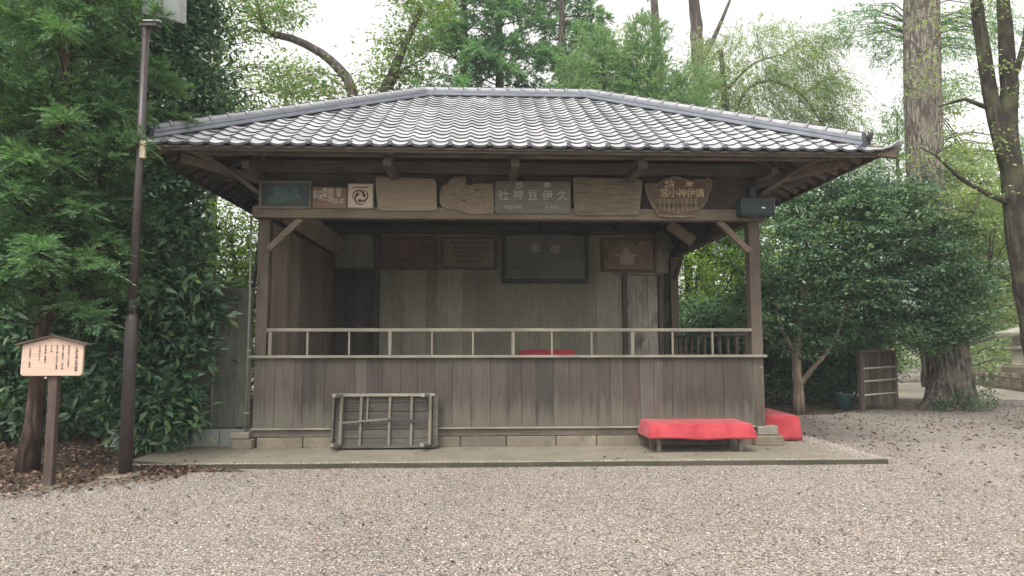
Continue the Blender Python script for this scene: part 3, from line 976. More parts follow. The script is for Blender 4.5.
# ---- roof
roof = MB()
side_specs = [(0, EX, EY), (1, EY, EX), (2, EX, EY), (3, EY, EX)]   # (k, half length along eave, distance of eave from centre)
def side_mat(k, dist):
    # local (u, t, z): u along eave, t inward from eave
    a = k * math.pi / 2
    return Matrix.Translation((0, CY, 0)) @ Matrix.Rotation(a, 4, 'Z') @ Matrix.Translation((0, -dist, 0))
TW, TE = 0.2656, 0.235
NR = int(EY / (TE * math.cos(math.atan(SL)))) + 1
TE_T = EY / NR
def wave(s):
    s = s % 1.0
    return 0.020 * math.sin(math.pi * s / 0.32) if s < 0.32 else -0.017 * math.sin(math.pi * (s - 0.32) / 0.68)
def clip_hips(bm, L):
    for sg in (1, -1):
        bmesh.ops.bisect_plane(bm, geom=bm.verts[:] + bm.edges[:] + bm.faces[:], plane_co=(sg * L, 0, 0), plane_no=(sg, 1, 0), clear_outer=True)
tb = bmesh.new()
tb.faces.layers.float.new('tone')
eb = MB()
for k, L, dist in side_specs:
    bm = bmesh.new()
    tl = bm.faces.layers.float.new('tone')
    ncol = int(math.ceil(2 * L / TW))
    u0 = -ncol * TW / 2
    SS = 8
    us = [u0 + i * TW / SS for i in range(ncol * SS + 1)]
    for r in range(NR):
        t0, t1 = r * TE_T - (0.03 if r == 0 else 0.012), (r + 1) * TE_T + 0.02
        rowa, rowb, rowc = [], [], []
        dz = [random.uniform(-0.004, 0.004) for _ in range(ncol + 1)]
        tn = [random.random() for _ in range(ncol + 1)]
        for i, u in enumerate(us):
            if abs(u) > L - t0 + TW * 1.2:
                rowa.append(None); rowb.append(None); rowc.append(None)
                continue
            w = wave((u - u0) / TW)
            d = dz[i // SS]
            zb = ZE + SL * t0 + w + 0.034 + d
            rowa.append(bm.verts.new((u, t0, zb)))
            rowb.append(bm.verts.new((u, t1, ZE + SL * t1 + w + 0.008)))
            rowc.append(bm.verts.new((u, t0 + 0.004, zb - (0.034 if r == 0 else 0.022))))
        for i in range(len(us) - 1):
            if rowa[i] is None or rowa[i + 1] is None:
                continue
            tf = bm.faces.new((rowa[i], rowa[i + 1], rowb[i + 1], rowb[i]))
            tf.smooth = True
            tf[tl] = tn[i // SS]
            bm.faces.new((rowc[i], rowc[i + 1], rowa[i + 1], rowa[i])).material_index = 1
    clip_hips(bm, L)
    bm.transform(side_mat(k, dist))
    tm = bpy.data.meshes.new('t')
    bm.to_mesh(tm)
    bm.free()
    tb.from_mesh(tm)
    bpy.data.meshes.remove(tm)
    m4 = side_mat(k, dist)
    for c in range(ncol):
        u = u0 + (c + 0.16) * TW
        if abs(u) > L - 0.1:
            continue
        e = MB().tube([(u, -0.042, ZE + 0.026, 0.03), (u, 0.06, ZE + 0.066, 0.03)], 12).xf(m4)
        n0_ = [tb.verts.new(v) for v in e.v]
        for f_ in e.f:
            tb.faces.new([n0_[q] for q in f_]).material_index = 2
tm = bpy.data.meshes.new('roof_tiles')
tb.to_mesh(tm)
tb.free()
tm.materials.append(M['tile'])
tm.materials.append(M['tile_edge'])
tm.materials.append(M['ridge'])
ro = put(bpy.data.objects.new('roof', tm), B)

# roof deck under the tiles, fascia, rafters
for k, L, dist in side_specs:
    m4 = side_mat(k, dist)
    T = EY
    zz = lambda t, o: ZE + SL * t - o
    mb = MB().add([(-L, 0, zz(0, .03)), (L, 0, zz(0, .03)), (L - T, T, zz(T, .03)), (-(L - T), T, zz(T, .03)),
                   (-L, 0, zz(0, .055)), (L, 0, zz(0, .055)), (L - T, T, zz(T, .055)), (-(L - T), T, zz(T, .055))],
                  [(0, 1, 2, 3), (7, 6, 5, 4), (0, 4, 5, 1)] + [])
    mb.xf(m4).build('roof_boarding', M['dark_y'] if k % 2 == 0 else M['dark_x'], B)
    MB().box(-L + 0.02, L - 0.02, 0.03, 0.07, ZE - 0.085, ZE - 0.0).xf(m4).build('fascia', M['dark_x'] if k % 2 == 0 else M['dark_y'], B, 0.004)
    rb = MB()
    n = int(2 * L / 0.33)
    for i in range(n + 1):
        u = -L + 0.1 + i * (2 * L - 0.2) / n
        t1 = min(L - abs(u), 1.45)
        if t1 < 0.12:
            continue
        rb.bar((u, 0.09, zz(0.09, 0.092)), (u, t1, zz(t1, 0.092)), 0.055, 0.07)
    rb.xf(m4).build('rafters', M['rafter'], B)

# ridges
def ridge_line(p0, p1, name, start=0.0, cap_r=0.082, layers=2):
    p0, p1 = Vector(p0), Vector(p1)
    d = (p1 - p0).normalized()
    sx = d.cross(Vector((0, 0, 1))).normalized()
    sz = sx.cross(d).normalized()
    base = MB()
    h = 0.0
    for i in range(layers):
        w = 0.27 - 0.05 * i
        base.bar(p0 + sz * (h + 0.03), p1 + sz * (h + 0.03), w, 0.052)
        base.bar(p0 + sz * (h + 0.055), p1 + sz * (h + 0.055), w - 0.07, 0.02)
        h += 0.062
    base.build(name + '_base', M['ridge'], ro, 0.006)
    core = MB()
    core.bar(p0 + sz * (h + .025), p1 + sz * (h + .025), cap_r * 1.5, cap_r * 1.1)
    core.build(name + '_core', M['tile_edge'], ro)
    cap = MB()
    L = (p1 - p0).length
    n = max(1, int(L / 0.27))
    seg = L / n
    for i in range(n):
        a, b = p0 + d * i * seg, p0 + d * ((i + 1) * seg - 0.016)
        vs = []
        N = 8
        for j, (p, r) in enumerate(((a, cap_r), (a + d * 0.025, cap_r * 1.16), (a + d * 0.05, cap_r), (b, cap_r * 0.97))):
            for q in range(N + 1):
                an = math.pi * q / N
                vs.append(p + sz * h + sx * math.cos(an) * r * 1.15 + sz * math.sin(an) * r * 0.95)
        fs = []
        for j in range(3):
            for q in range(N):
                fs.append((j * (N + 1) + q, j * (N + 1) + q + 1, (j + 1) * (N + 1) + q + 1, (j + 1) * (N + 1) + q))
        fs.append(tuple(range(N + 1)))
        fs.append(tuple(3 * (N + 1) + q for q in range(N, -1, -1)))
        cap.add(vs, fs)
    cap.build(name + '_caps', M['tile'], ro)
    return d, sz, h
RX = EX - EY
zr = ZE + SL * EY
ridge_line((-RX - 0.1, CY, zr - 0.02), (RX + 0.1, CY, zr - 0.02), 'main_ridge', layers=2)
for sx_ in (-1, 1):
    for sy_ in (-1, 1):
        t = 0.17
        c = Vector((sx_ * (EX - t), CY + sy_ * (EY - t), ZE + SL * t - 0.005))
        top = Vector((sx_ * RX, CY, zr - 0.01))
        d, sz, h = ridge_line(c, top, 'hip_ridge')
        # end ornament
        e = c - d * 0.03
        on = MB()
        on.bar(e + Vector((0, 0, -0.03)), e + Vector((0, 0, 0.19)), 0.25, 0.05, tuple(d))
        on.tube([(*(e + Vector((0, 0, 0.165))), 0.07), (*(e - d * 0.07 + Vector((0, 0, 0.165))), 0.07)], 14)
        on.build('ridge_end_tile', M['tile_edge'], ro, 0.01)
        # corner tile sweeping up past the corner
        hd = Vector((sx_, sy_, 0)).normalized()
        cc = Vector((sx_ * EX, CY + sy_ * EY, ZE))
        pts = [(-0.42, 0.02 + SL * 0.29), (-0.2, 0.09), (0.0, 0.035), (0.12, 0.055), (0.20, 0.11)]
        sdv = hd.cross(Vector((0, 0, 1)))
        vs, fs = [], []
        for (a, zz_) in pts:
            p = cc + hd * a + Vector((0, 0, zz_))
            for q in (-1, -0.5, 0, 0.5, 1):
                vs.append(p + sdv * q * 0.12 + Vector((0, 0, -0.03 * q * q)))
        n0 = len(vs)
        vs += [v + Vector((0, 0, -0.03)) for v in vs]
        for i in range(len(pts) - 1):
            for q in range(4):
                a = i * 5 + q
                fs.append((a, a + 1, a + 6, a + 5))
                fs.append((a + n0, a + 5 + n0, a + 6 + n0, a + 1 + n0))
        for q in range(4):
            a = (len(pts) - 1) * 5 + q
            fs.append((a, a + 1, a + 1 + n0, a + n0))
        for i in range(len(pts) - 1):
            for a, b2 in ((i * 5, i * 5 + 5), (i * 5 + 4, i * 5 + 9)):
                fs.append((a, b2, b2 + n0, a + n0))
        MB().add(vs, fs).build('corner_tile', M['tile'], ro, smooth=True)
        a = cc + hd * 0.16 + Vector((0, 0, -0.075))
        b_ = cc - hd * 1.9 + Vector((0, 0, SL * 1.9 / math.sqrt(2) - 0.16))
        MB().bar(a, b_, 0.12, 0.13).build('hip_rafter', M['purlin'], B, 0.006)

# ================================================================== BOARDS AND PLAQUES
GF = 'votive boards hung above the stage opening'
def board_thing(name, label, x0, x1, z0, z1, y, mat, cat='plaque', group=GF, frame=None, fw_=0.03, t=0.03, outline=None, rot=0.0):
    cx = (x0 + x1) / 2
    r = thing(name, label, cat, (cx, y, z0), group=group)
    w, h = (x1 - x0) / 2, z1 - z0
    if outline:
        MB().prism([(a - cx, b - z0) for a, b in outline], -t, 0).build('panel', mat, r, 0.006)
    elif frame:
        MB().box(-w + fw_, w - fw_, -t * 0.6, 0, fw_, h - fw_).build('panel', mat, r)
        fm = MB().box(-w, w, -t, 0, 0, fw_).box(-w, w, -t, 0, h - fw_, h).box(-w, -w + fw_, -t + .001, 0, fw_, h - fw_).box(w - fw_, w, -t + .001, 0, fw_, h - fw_)
        fm.build('frame', frame, r, 0.004)
    else:
        MB().box(-w, w, -t, 0, 0, h).build('panel', mat, r, 0.006)
    return r

YF = -0.095
p = board_thing('votive_plaque', 'dark teal framed plaque at the left end of the beam, above the left post', -3.76, -2.99, 3.56, 3.98, YF, M['plq_teal'], frame=M['plq_grey'], fw_=0.035)
MB().prism([(-.28, .10), (-.2, .07), (-.08, .1), (.0, .08), (.1, .12), (.2, .09), (.25, .17), (.18, .24), (.22, .31), (.1, .33), (-.02, .29), (-.12, .35), (-.24, .31), (-.2, .23)], -.0205, -.0175).build('faded_painting', plain('verdigris', (0.055, 0.09, 0.083), 0.75, var=0.6, scale=14), p)

p = board_thing('votive_plaque', 'reddish brown plank with small rows of pale characters beside the crest board', -2.975, -2.475, 3.57, 3.89, YF, M['plq_red'])
text_part([('奉納\n有志\n一同', 0.085, (-.02, -.032, .19), dict(line=0.85)), ('氏子', 0.08, (0.14, -.032, .10)), ('奉', 0.085, (0.14, -.032, .20)), ('納', 0.085, (0.14, -.032, .27)), ('町内\n中連', 0.07, (-.17, -.032, .2), dict(line=.9))], p, M['chalk'])

p = board_thing('crest_board', 'small cream board with a dark three comma swirl crest', -2.465, -2.07, 3.565, 3.955, YF, M['plq_white'], cat='crest board')
mb = MB()
mb.box(-.12, .12, -.033, -.03, .315, .33)
def comma(a0):
    n = 14
    outer, inner = [], []
    for i in range(n + 1):
        t = i / n
        a = a0 + t * R(185)
        ro_ = 0.055 + 0.065 * min(1, t * 1.6)
        w = 0.034 * (1 - t) ** 0.7 + 0.003
        outer.append((math.cos(a) * (ro_ + w * .5), math.sin(a) * (ro_ + w * .5)))
        inner.append((math.cos(a) * (ro_ - w * .5), math.sin(a) * (ro_ - w * .5)))
    return outer, inner
for k in range(3):
    o_, i_ = comma(R(120 * k + 20))
    n = len(o_)
    for j in range(n - 1):
        q = [o_[j], o_[j + 1], i_[j + 1], i_[j]]
        mb.add([(a * .95, -.033, b * .95 + .18) for a, b in q] + [(a * .95, -.03, b * .95 + .18) for a, b in q], [(0, 1, 2, 3), (7, 6, 5, 4), (0, 4, 5, 1), (2, 6, 7, 3)])
    hx, hz = o_[0][0] * .80, o_[0][1] * .80
    mb.tube([(hx, -.033, hz + .18, .026), (hx, -.03, hz + .18, .026)], 12)
mb.build('swirl_crest', M['inkbrown'], p)
frm = MB().box(-.1975, .1975, -.036, -.029, 0, .018).box(-.1975, .1975, -.036, -.029, .372, .39).box(-.1975, -.18, -.035, -.029, .018, .372).box(.18, .1975, -.035, -.029, .018, .372)
frm.build('frame', M['plq_grey'], p)

def rnd(x0, x1, z0, z1, sk=(0, 0, 0, 0), r=0.05):
    c = [(x0 + sk[0], z0), (x1 - sk[1], z0), (x1 - sk[2], z1 - 0.03 if sk[3] else z1), (x0 + sk[3], z1)]
    out = []
    for i in range(4):
        p0, p1, p2 = Vector(c[i - 1]), Vector(c[i]), Vector(c[(i + 1) % 4])
        a = p1 + (p0 - p1).normalized() * r
        b = p1 + (p2 - p1).normalized() * r
        for t in (0, .33, .66, 1):
            q = a * (1 - t) ** 2 + p1 * 2 * t * (1 - t) + b * t * t
            out.append((q.x, q.y))
    return out
board_thing('votive_board', 'large blank pale tan board with rounded corners, left of the ragged burl board', -2.06, -1.12, 3.53, 4.06, YF, M['plq_pale'], outline=rnd(-2.06, -1.12, 3.54, 4.06, (0.05, 0.01, 0.03, 0.001), 0.06))
burl = [(-1.09, 3.66), (-1.10, 3.80), (-1.05, 3.93), (-.98, 3.97), (-.93, 4.03), (-.87, 4.07), (-.80, 4.05), (-.77, 4.08), (-.70, 4.05), (-.71, 3.97), (-.66, 3.93), (-.60, 3.95), (-.50, 3.97), (-.40, 3.96), (-.30, 3.97), (-.285, 3.8), (-.28, 3.6), (-.29, 3.50), (-.45, 3.50), (-.6, 3.49), (-.75, 3.53), (-.85, 3.56), (-.97, 3.57), (-1.06, 3.60)]
p = board_thing('burl_board', 'ragged edged burl wood slab with an irregular outline', -1.10, -.28, 3.49, 4.08, YF, M['plq_burl'], outline=burl)
mb = MB()
for a, c, w, h in ((-.22, .29, .05, .02), (-.09, .20, .09, .02), (-.12, .24, .06, .01), (.12, .36, .06, .03), (.2, .25, .05, .015), (-.02, .3, .05, .014)):
    mb.box(a, a + w, -.034, -.028, c, c + h)
mb.build('knots', M['inkbrown'], p, 0.003)

p = board_thing('name_board', 'weathered grey board with pale raised characters, right of the burl board', -.27, .875, 3.51, 4.01, YF, M['plq_grey'], outline=rnd(-.27, .875, 3.51, 4.01, (0.0, 0.0, 0.0, 0), 0.05))
text_part([*[(ch, 0.17, (-.44 + i * .22, -.033, .27), dict()) for i, ch in enumerate('社神豆伊久')], ('納', .115, (-.2, -.033, .42), dict(thick=.002)), ('奉', .115, (.22, -.033, .42), dict(thick=.002)), ('平成十年', .07, (-.3, -.033, .09)), ('氏子中', .07, (.28, -.033, .09))], p, M['chalk_dim'])
board_thing('votive_board', 'large brown grained board with no writing, left of the scalloped board', .90, 1.98, 3.48, 4.08, YF, M['plq_grain'], outline=rnd(.90, 1.98, 3.49, 4.08, (0.03, 0.07, 0.0, 0.01), 0.05))
scal = [(2.03, 3.87), (2.02, 3.97), (2.09, 3.98), (2.18, 3.96), (2.27, 4.02), (2.38, 4.07), (2.47, 4.09), (2.58, 4.06), (2.68, 4.03), (2.76, 4.02), (2.84, 4.04), (2.92, 4.03), (2.97, 4.07), (3.03, 4.03), (3.02, 3.93), (2.98, 3.86), (2.95, 3.76), (2.90, 3.66), (2.82, 3.58), (2.78, 3.49), (2.60, 3.48), (2.4, 3.48), (2.22, 3.49), (2.15, 3.60), (2.10, 3.68), (2.06, 3.76)]
p = board_thing('carved_board', 'scalloped dark edged board with gold characters and narrow columns of writing', 2.02, 3.03, 3.48, 4.09, YF, M['plq_carved'], outline=scal)
text_part([*[(ch, .145, (-.22 + i * .135, -.033, .355), dict()) for i, ch in enumerate('宮小神伊講')], ('納', .15, (-.14, -.033, .49), dict(thick=.003)), ('奉', .13, (.17, -.033, .49), dict(thick=.003))], p, M['gold'])
mb = MB()
for i in range(9):
    mb.box(-.315 + i * .068, -.265 + i * .068, -.034, -.028, .05 + .012 * abs(i - 4), .275)
mb.build('name_slats', M['plq_burl'], p, .002)
text_part([*[(s, .05, (-.29 + i * .068, -.0345, .165), dict(line=.8, ext=.001)) for i, s in enumerate(('石井一\n中村', '小川\n高橋', '新井\n大塚', '金子\n鈴木', '関根\n山田', '田中\n木村', '大野', '町田', '福島'))]], p, M['inkbrown'], 'name_writing')
mb = MB()
sc2 = [((a - 2.525) * .93, (b - 3.785) * .9 + .305) for a, b in scal]
for i in range(len(scal)):
    a, b = (scal[i][0] - 2.525, scal[i][1] - 3.48), (scal[(i + 1) % len(scal)][0] - 2.525, scal[(i + 1) % len(scal)][1] - 3.48)
    mb.bar((a[0], -.034, a[1]), (b[0], -.034, b[1]), .026, .026, (0, 1, 0))
mb.build('pale_rim', M['plq_burl'], p)

# speaker on the right corner
s_ = thing('loudspeaker', 'dark teal box loudspeaker mounted above the right front post', 'loudspeaker', (3.66, -0.14, 3.47))
MB().box(-.26, .26, -.2, .03, 0, .28).build('cabinet', M['spk'], s_, 0.02)
MB().box(-.235, .235, -.213, -.2, .02, .26).build('grille', M['grille'], s_, 0.006)
MB().box(.04, .09, -.22, -.2135, .1, .12).build('badge', M['white'], s_)
MB().box(-.05, .05, .0, .05, .28, .5).build('mounting_bracket', M['black'], s_)

# plaques on the back wall
GB = 'framed plaques on the back wall'
YB = 4.45
p = board_thing('framed_plaque', 'framed reddish plaque with faint writing, leftmost on the back wall', -2.66, -1.42, 3.16, 3.88, YB, M['plq_red'], frame=M['frame_tan'], fw_=0.07, t=.06, group=GB)
text_part([('奉納', .16, (.36, -.039, .52)), ('日清戦捷記念', .1, (-.1, -.039, .2)), ('氏\n子\n中', .1, (.46, -.039, .26), dict(line=.85))], p, M['inkbrown'])
p = board_thing('framed_plaque', 'framed tan plaque covered with rows of small dark characters, left of the big dark plaque', -1.36, -.15, 3.17, 3.88, YB, M['plq_brown'], frame=M['frame_tan'], fw_=0.06, t=.06, group=GB)
text_part([('御造営寄進者芳名', .105, (0, -.039, .57)), ('金壱円山田金五円石\n井小川金拾円中村\n新井大塚金子鈴木\n関根高橋木村', .082, (.02, -.039, .32), dict(line=1.15))], p, M['ink'])
p = thing('framed_plaque', 'largest dark framed plaque at the centre of the back wall, hung in a projecting frame', 'plaque', (.9, YB, 2.88), group=GB)
MB().box(-.86, .86, -.10, -.07, .08, 1.02).build('panel', M['plq_green'], p)
MB().box(-.93, .93, -.16, 0, 0, .08).box(-.93, .93, -.16, 0, 1.02, 1.09).box(-.93, -.86, -.158, 0, .08, 1.02).box(.86, .93, -.158, 0, .08, 1.02).build('frame', M['plq_teal'], p, 0.01)
MB().box(-.78, .78, -.108, -.1, .86, .885).box(-.72, .72, -.106, -.1, .44, .455).build('trim_strip', M['plq_brown'], p)
text_part([('奉', .22, (-.22, -.104, .72), dict(sx=1.0)), ('献', .22, (.22, -.104, .72), dict())], p, M['chalk'])
text_part([('明治三十七年', .08, (-.5, -.103, .3)), ('氏子中', .08, (.55, -.103, .3))], p, M['inkbrown'], 'small_lettering')
p = board_thing('framed_plaque', 'framed brown plaque with a pale temple hat emblem, above the weathered door', 2.12, 3.33, 3.12, 3.87, YB, M['plq_brown'], frame=M['frame_tan'], fw_=0.06, t=.07, group=GB)
MB().prism([(-.2, .17), (.1, .17), (.12, .34), (.2, .365), (.2, .385), (.06, .40), (-.0, .5), (-.05, .55), (-.1, .5), (-.16, .40), (-.32, .385), (-.32, .37), (-.2, .35)], -.05, -.04).build('pale_emblem', M['plq_white'], p)
text_part([('納', .12, (-.3, -.046, .62)), ('大', .12, (-.42, -.046, .62)), ('奉', .12, (.16, -.046, .62)), ('昭\n和\n三\n年', .08, (-.48, -.046, .38), dict(line=.85)), ('氏\n子', .08, (.42, -.046, .3), dict(line=.85))], p, M['ink'])
MB().box(2.4, 3.5, 4.40, 4.462, 3.05, 3.115).build('plaque_shelf', M['plq_green'], B)

# plaques hung obliquely at the sides
p = thing('side_plaque', 'long plain plank leaning out from the left side beam inside the stage', 'plank', (-3.52, 2.2, 3.43))
MB().box(-.02, .02, -1.95, 1.95, 0, .38).xf(Matrix.Rotation(R(24), 4, 'Y')).build('panel', M['sidewall'], p, 0.005)
MB().box(-.028, .028, -1.97, 1.97, .345, .38).xf(Matrix.Rotation(R(24), 4, 'Y')).build('edge_strip', M['timber_y'], p, 0.003)
p = thing('side_plaque', 'small pale framed plaque hung aslant under the right side beam', 'plaque', (3.24, 2.2, 3.62))
mm = Matrix.Rotation(R(36), 4, 'Y')
MB().box(-.26, .26, -.015, .015, -.08, .08).xf(mm).build('panel', M['plq_brown'], p)
MB().box(-.29, .29, -.025, .025, -.105, -.08).box(-.29, .29, -.025, .025, .08, .105).box(-.29, -.26, -.024, .024, -.08, .08).box(.26, .29, -.024, .024, -.08, .08).xf(mm).build('frame', M['rail'], p, .003)
p = thing('side_plaque', 'small dark plaque hung aslant beside the right rear post of the stage', 'plaque', (3.42, 4.1, 3.75))
mm = Matrix.Rotation(R(58), 4, 'Y')
MB().box(-.24, .24, -.02, .02, -.13, .13).xf(mm).build('panel', M['plq_grey'], p, .004)

# red covered bench on the stage floor
def cloth_box(w, d, ztop, zbot, rr, ripple=0.02, side_drop=None, gather=True):
    """cloth over a bench: top + four hanging sides with soft folds; local coords, centre at origin"""
    N = 28
    def loop(grow, z, amp, lift=None):
        pts = []
        per = []
        for (a, b, n) in (((-w / 2, -d / 2), (w / 2, -d / 2), N), ((w / 2, -d / 2), (w / 2, d / 2), N // 2), ((w / 2, d / 2), (-w / 2, d / 2), N), ((-w / 2, d / 2), (-w / 2, -d / 2), N // 2)):
            for i in range(n):
                t = i / n
                per.append((a[0] + (b[0] - a[0]) * t, a[1] + (b[1] - a[1]) * t))
        for i, (x, y) in enumerate(per):
            L = math.hypot(x / (w / 2), y / (d / 2))
            nx = (x / (w / 2)) ** 5
            ny = (y / (d / 2)) ** 5
            s = math.sin(i * 0.55) * 0.5 + math.sin(i * 0.23 + 1.3) * 0.6 + math.sin(i * 1.07 + .4) * .25
            g = grow + amp * s
            zz = z + (lift * (math.sin(i * 0.31 + 0.5) * 0.6 + math.sin(i * 0.13 + 2) * .5) if lift else 0)
            pts.append((x + nx * g, y + ny * g, zz))
        return pts
    levels = [loop(-0.012, ztop, 0), loop(0.006, ztop - 0.012, 0.0), loop(0.012, ztop - 0.05, ripple * .25)]
    for k in (0.35, 0.6, 0.85, 1.0):
        levels.append(loop(0.012 + rr * k, ztop + (zbot - ztop) * k, ripple * k, 0.014 * k))
    n = len(levels[0])
    vs = [p for l in levels for p in l]
    fs = [tuple(range(n))]
    for j in range(len(levels) - 1):
        for i in range(n):
            i2 = (i + 1) % n
            fs.append((j * n + i, (j + 1) * n + i, (j + 1) * n + i2, j * n + i2))
    return vs, fs

def cloth_obj(name, vs, fs, loc, rz, label, cat, group=None, par=None):
    o = MB().add(vs, fs).build(name, M['cloth'], par, smooth=False)
    for pl in o.data.polygons:
        pl.use_smooth = len(pl.vertices) == 4
    sm = o.modifiers.new('thick', 'SOLIDIFY')
    sm.thickness = 0.004
    o.location = loc
    o.rotation_euler = (0, 0, rz)
    if par is None:
        tag(o, label, cat, group)
    return o

def bench(label, loc, rz, w, d, h, legs_in=0.12, name='low_bench', metal=True):
    b_ = thing(name, label, 'bench', loc, rz, 'low benches under red cloth')
    tb_ = MB()
    k = 5
    for i in range(k):
        tb_.box(-w / 2, w / 2, -d / 2 + i * d / k + .004, -d / 2 + (i + 1) * d / k - .004, h - .03, h)
    tb_.build('seat', M['bench_wood'], b_, .003)
    MB().box(-w / 2 + .05, w / 2 - .05, -d / 2 + .05, -d / 2 + .09, h - .09, h - .031).box(-w / 2 + .05, w / 2 - .05, d / 2 - .09, d / 2 - .05, h - .09, h - .031).build('apron_rail', M['bench_wood'], b_)
    for sx in (-1, 1):
        for sy in (-1, 1):
            x, y = sx * (w / 2 - legs_in), sy * (d / 2 - .1)
            MB().box(x - .028, x + .028, y - .028, y + .028, 0, h - .032).build('leg', M['bench_wood_z'], b_, .003)
    MB().box(-w / 2 + legs_in, w / 2 - legs_in, d / 2 - .115, d / 2 - .085, .09, .13).build('stretcher', M['bench_wood_z'], b_)
    return b_

GC = 'red cloths over the low benches'
bench('low wooden bench under red cloth in front of the stage skirt', (2.60, -0.40, 0.06), 0, 1.36, .62, .385, .10)
vs, fs = cloth_box(1.40, .67, .395, .195, .04, .014)
cloth_obj('bench_cloth', vs, fs, (2.60, -.40, .06), 0, 'red cloth draped over the bench at the front right of the stage', 'cloth', GC)
bench('low wooden bench under red cloth round the right side of the stage', (4.19, 0.95, 0.06), R(-4), .56, 1.2, .37, .08)
vs, fs = cloth_box(.60, 1.25, .385, .02, .02, .02)
cloth_obj('bench_cloth', vs, fs, (4.19, .95, .06), R(-4), 'red cloth over the bench behind the right front post, reaching near the ground', 'cloth', GC)
bench('low wooden bench under red cloth on the stage floor', (.76, 2.75, 1.2), 0, .95, .4, .24, .1)
vs, fs = cloth_box(.98, .43, .255, .12, .02, .01)
cloth_obj('bench_cloth', vs, fs, (.76, 2.75, 1.2), 0, 'red cloth on the bench inside the stage, seen through the hand rail', 'cloth', GC)

# bench tipped on its side against the skirt
u = thing('tipped_bench', 'weathered grey slatted bench tipped on its side against the stage skirt', 'bench', (-1.85, -0.20, 0.075))
tilt = Matrix.Rotation(R(-7), 4, 'X') @ Matrix.Diagonal((.955, 1, .99, 1))
def ub(name, mb, mat, bev=.004):
    return mb.xf(tilt).build(name, mat, u, bev)
mb = MB()
for i in range(6):
    mb.box(-.75 + random.uniform(-.005, .005), .76 + random.uniform(-.005, .005), -.02, .005, .015 + i * .127, .015 + i * .127 + .121)
ub('top_boards', mb, M['bench_wood'])
ub('frame_rail', MB().box(-.74, .75, -.075, -.021, .735, .78), M['rail'])
ub('frame_rail', MB().box(-.74, .75, -.075, -.021, .0, .04), M['bench_wood'])
for x in (-.36, -.24, .07, .40):
    if x == -.24:
        continue
    ub('cross_batten', MB().box(x - .02, x + .02, -.065, -.0215, .042, .733), M['bench_wood_z'])
ub('cross_batten', MB().box(-.28, -.25, -.055, -.0215, .35, .733), M['bench_wood_z'])
ub('end_board', MB().box(-.79, -.752, -.09, .01, .0, .78), M['bench_wood'])
ub('end_board', MB().box(.662, .705, -.13, -.076, .04, .735), M['bench_wood_z'])
ub('end_board', MB().box(.72, .80, -.05, -.021, .02, .76), M['bench_wood'])
ub('end_board', MB().box(-.665, -.62, -.12, -.076, .04, .735), M['bench_wood_z'])
ub('stretcher', MB().bar((-.63, -.085, .36), (.06, -.085, .41), .035, .03), M['bench_wood_z'])
ub('stretcher', MB().bar((.06, -.085, .41), (.64, -.085, .375), .03, .035), M['black'])
for x in (-.66, .64):
    for z in (.055, .745):
        ub('leg', MB().bar((x - .0, -.05, z), (x - .05, -.34, z - .005), .06, .05), M['rail'])

# ================================================================== DRAIN PIPE, FENCE
dp = thing('drain_pipe', 'thin grey pipe standing at the left edge of the stage', 'pipe', (-3.86, -0.07, 0.06))
MB().tube([(0, 0, .2, .016), (0, 0, 2.2, .016), (-.02, 0, 3.4, .016)], 8).build('pipe', M['pvc'], dp, smooth=True)
mb = MB()
for z in (.5, 1.4, 2.4):
    mb.box(-.025, .04, -.022, .022, z, z + .03)
mb.build('clip', M['pvc'], dp)
lp = thing('leaning_pole', 'dark pole leaning against the top of the board fence beside the stage', 'pole', (-4.3, .7, 0))
MB().tube([(0.05, 0, 0.0, .03), (.25, -.1, 2.4, .03), (.42, -.2, 3.75, .026)], 8).build('shaft', M['black'], lp, smooth=True)
MB().tube([(.42, -.2, 3.75, .03), (.425, -.203, 3.79, .03)], 8).build('cap', M['pvc'], lp)

fe = thing('board_fence', 'mossy vertical board fence on concrete blocks left of the stage', 'fence', (-4.9, .3, 0))
jboards(-1.1, .98, .33, 2.42, -.02, .025, .3, .42).build('boards', M['fence'], fe, .002)
MB().box(-1.1, .98, .008, .06, 2.1, 2.18).box(-1.1, .98, .008, .06, .6, .68).build('rail', M['timber_x'], fe)
for x in (.42, .92):
    MB().box(x - .012, x + .012, -.05, -.022, .3, 2.42).build('batten', M['rail_z'], fe)
mb = MB()
for i in range(5):
    mb.box(-1.1 + i * .415, -1.1 + i * .415 + .405, -.08, .07, .05, .30)
mb.build('block_base', M['block'], fe, .008)

# ================================================================== LAMP POST
lpz = thing('lamp_post', 'tall brown steel lamp post with twin floodlights in front of the shrubs', 'lamp post', (-4.69, -1.74, 0))
MB().box(-.22, .2, -.2, .18, -.02, .035).build('base_pad', M['stone'], lpz, .02)
MB().tube([(0, 0, .0, .074), (0.0, 0, 1.85, .072), (0, 0, 1.92, .054)], 20).build('lower_sleeve', M['brown'], lpz, smooth=True)
MB().tube([(0, 0, 1.9, .052), (.01, 0, 5.52, .044)], 18).build('pole', M['brown'], lpz, smooth=True)
MB().box(.03, .095, -.07, -.02, 3.84, 4.06).build('junction_box', M['beige'], lpz, .006)
arm = MB().bar((-.06, 0.02, 5.56), (.2, -.08, 5.52), .09, .04)
arm.build('arm', M['brown'], lpz, .005)
MB().bar((.0, -.03, 5.60), (.24, -.12, 5.56), .05, .015).build('arm_plate', M['steel'], lpz)
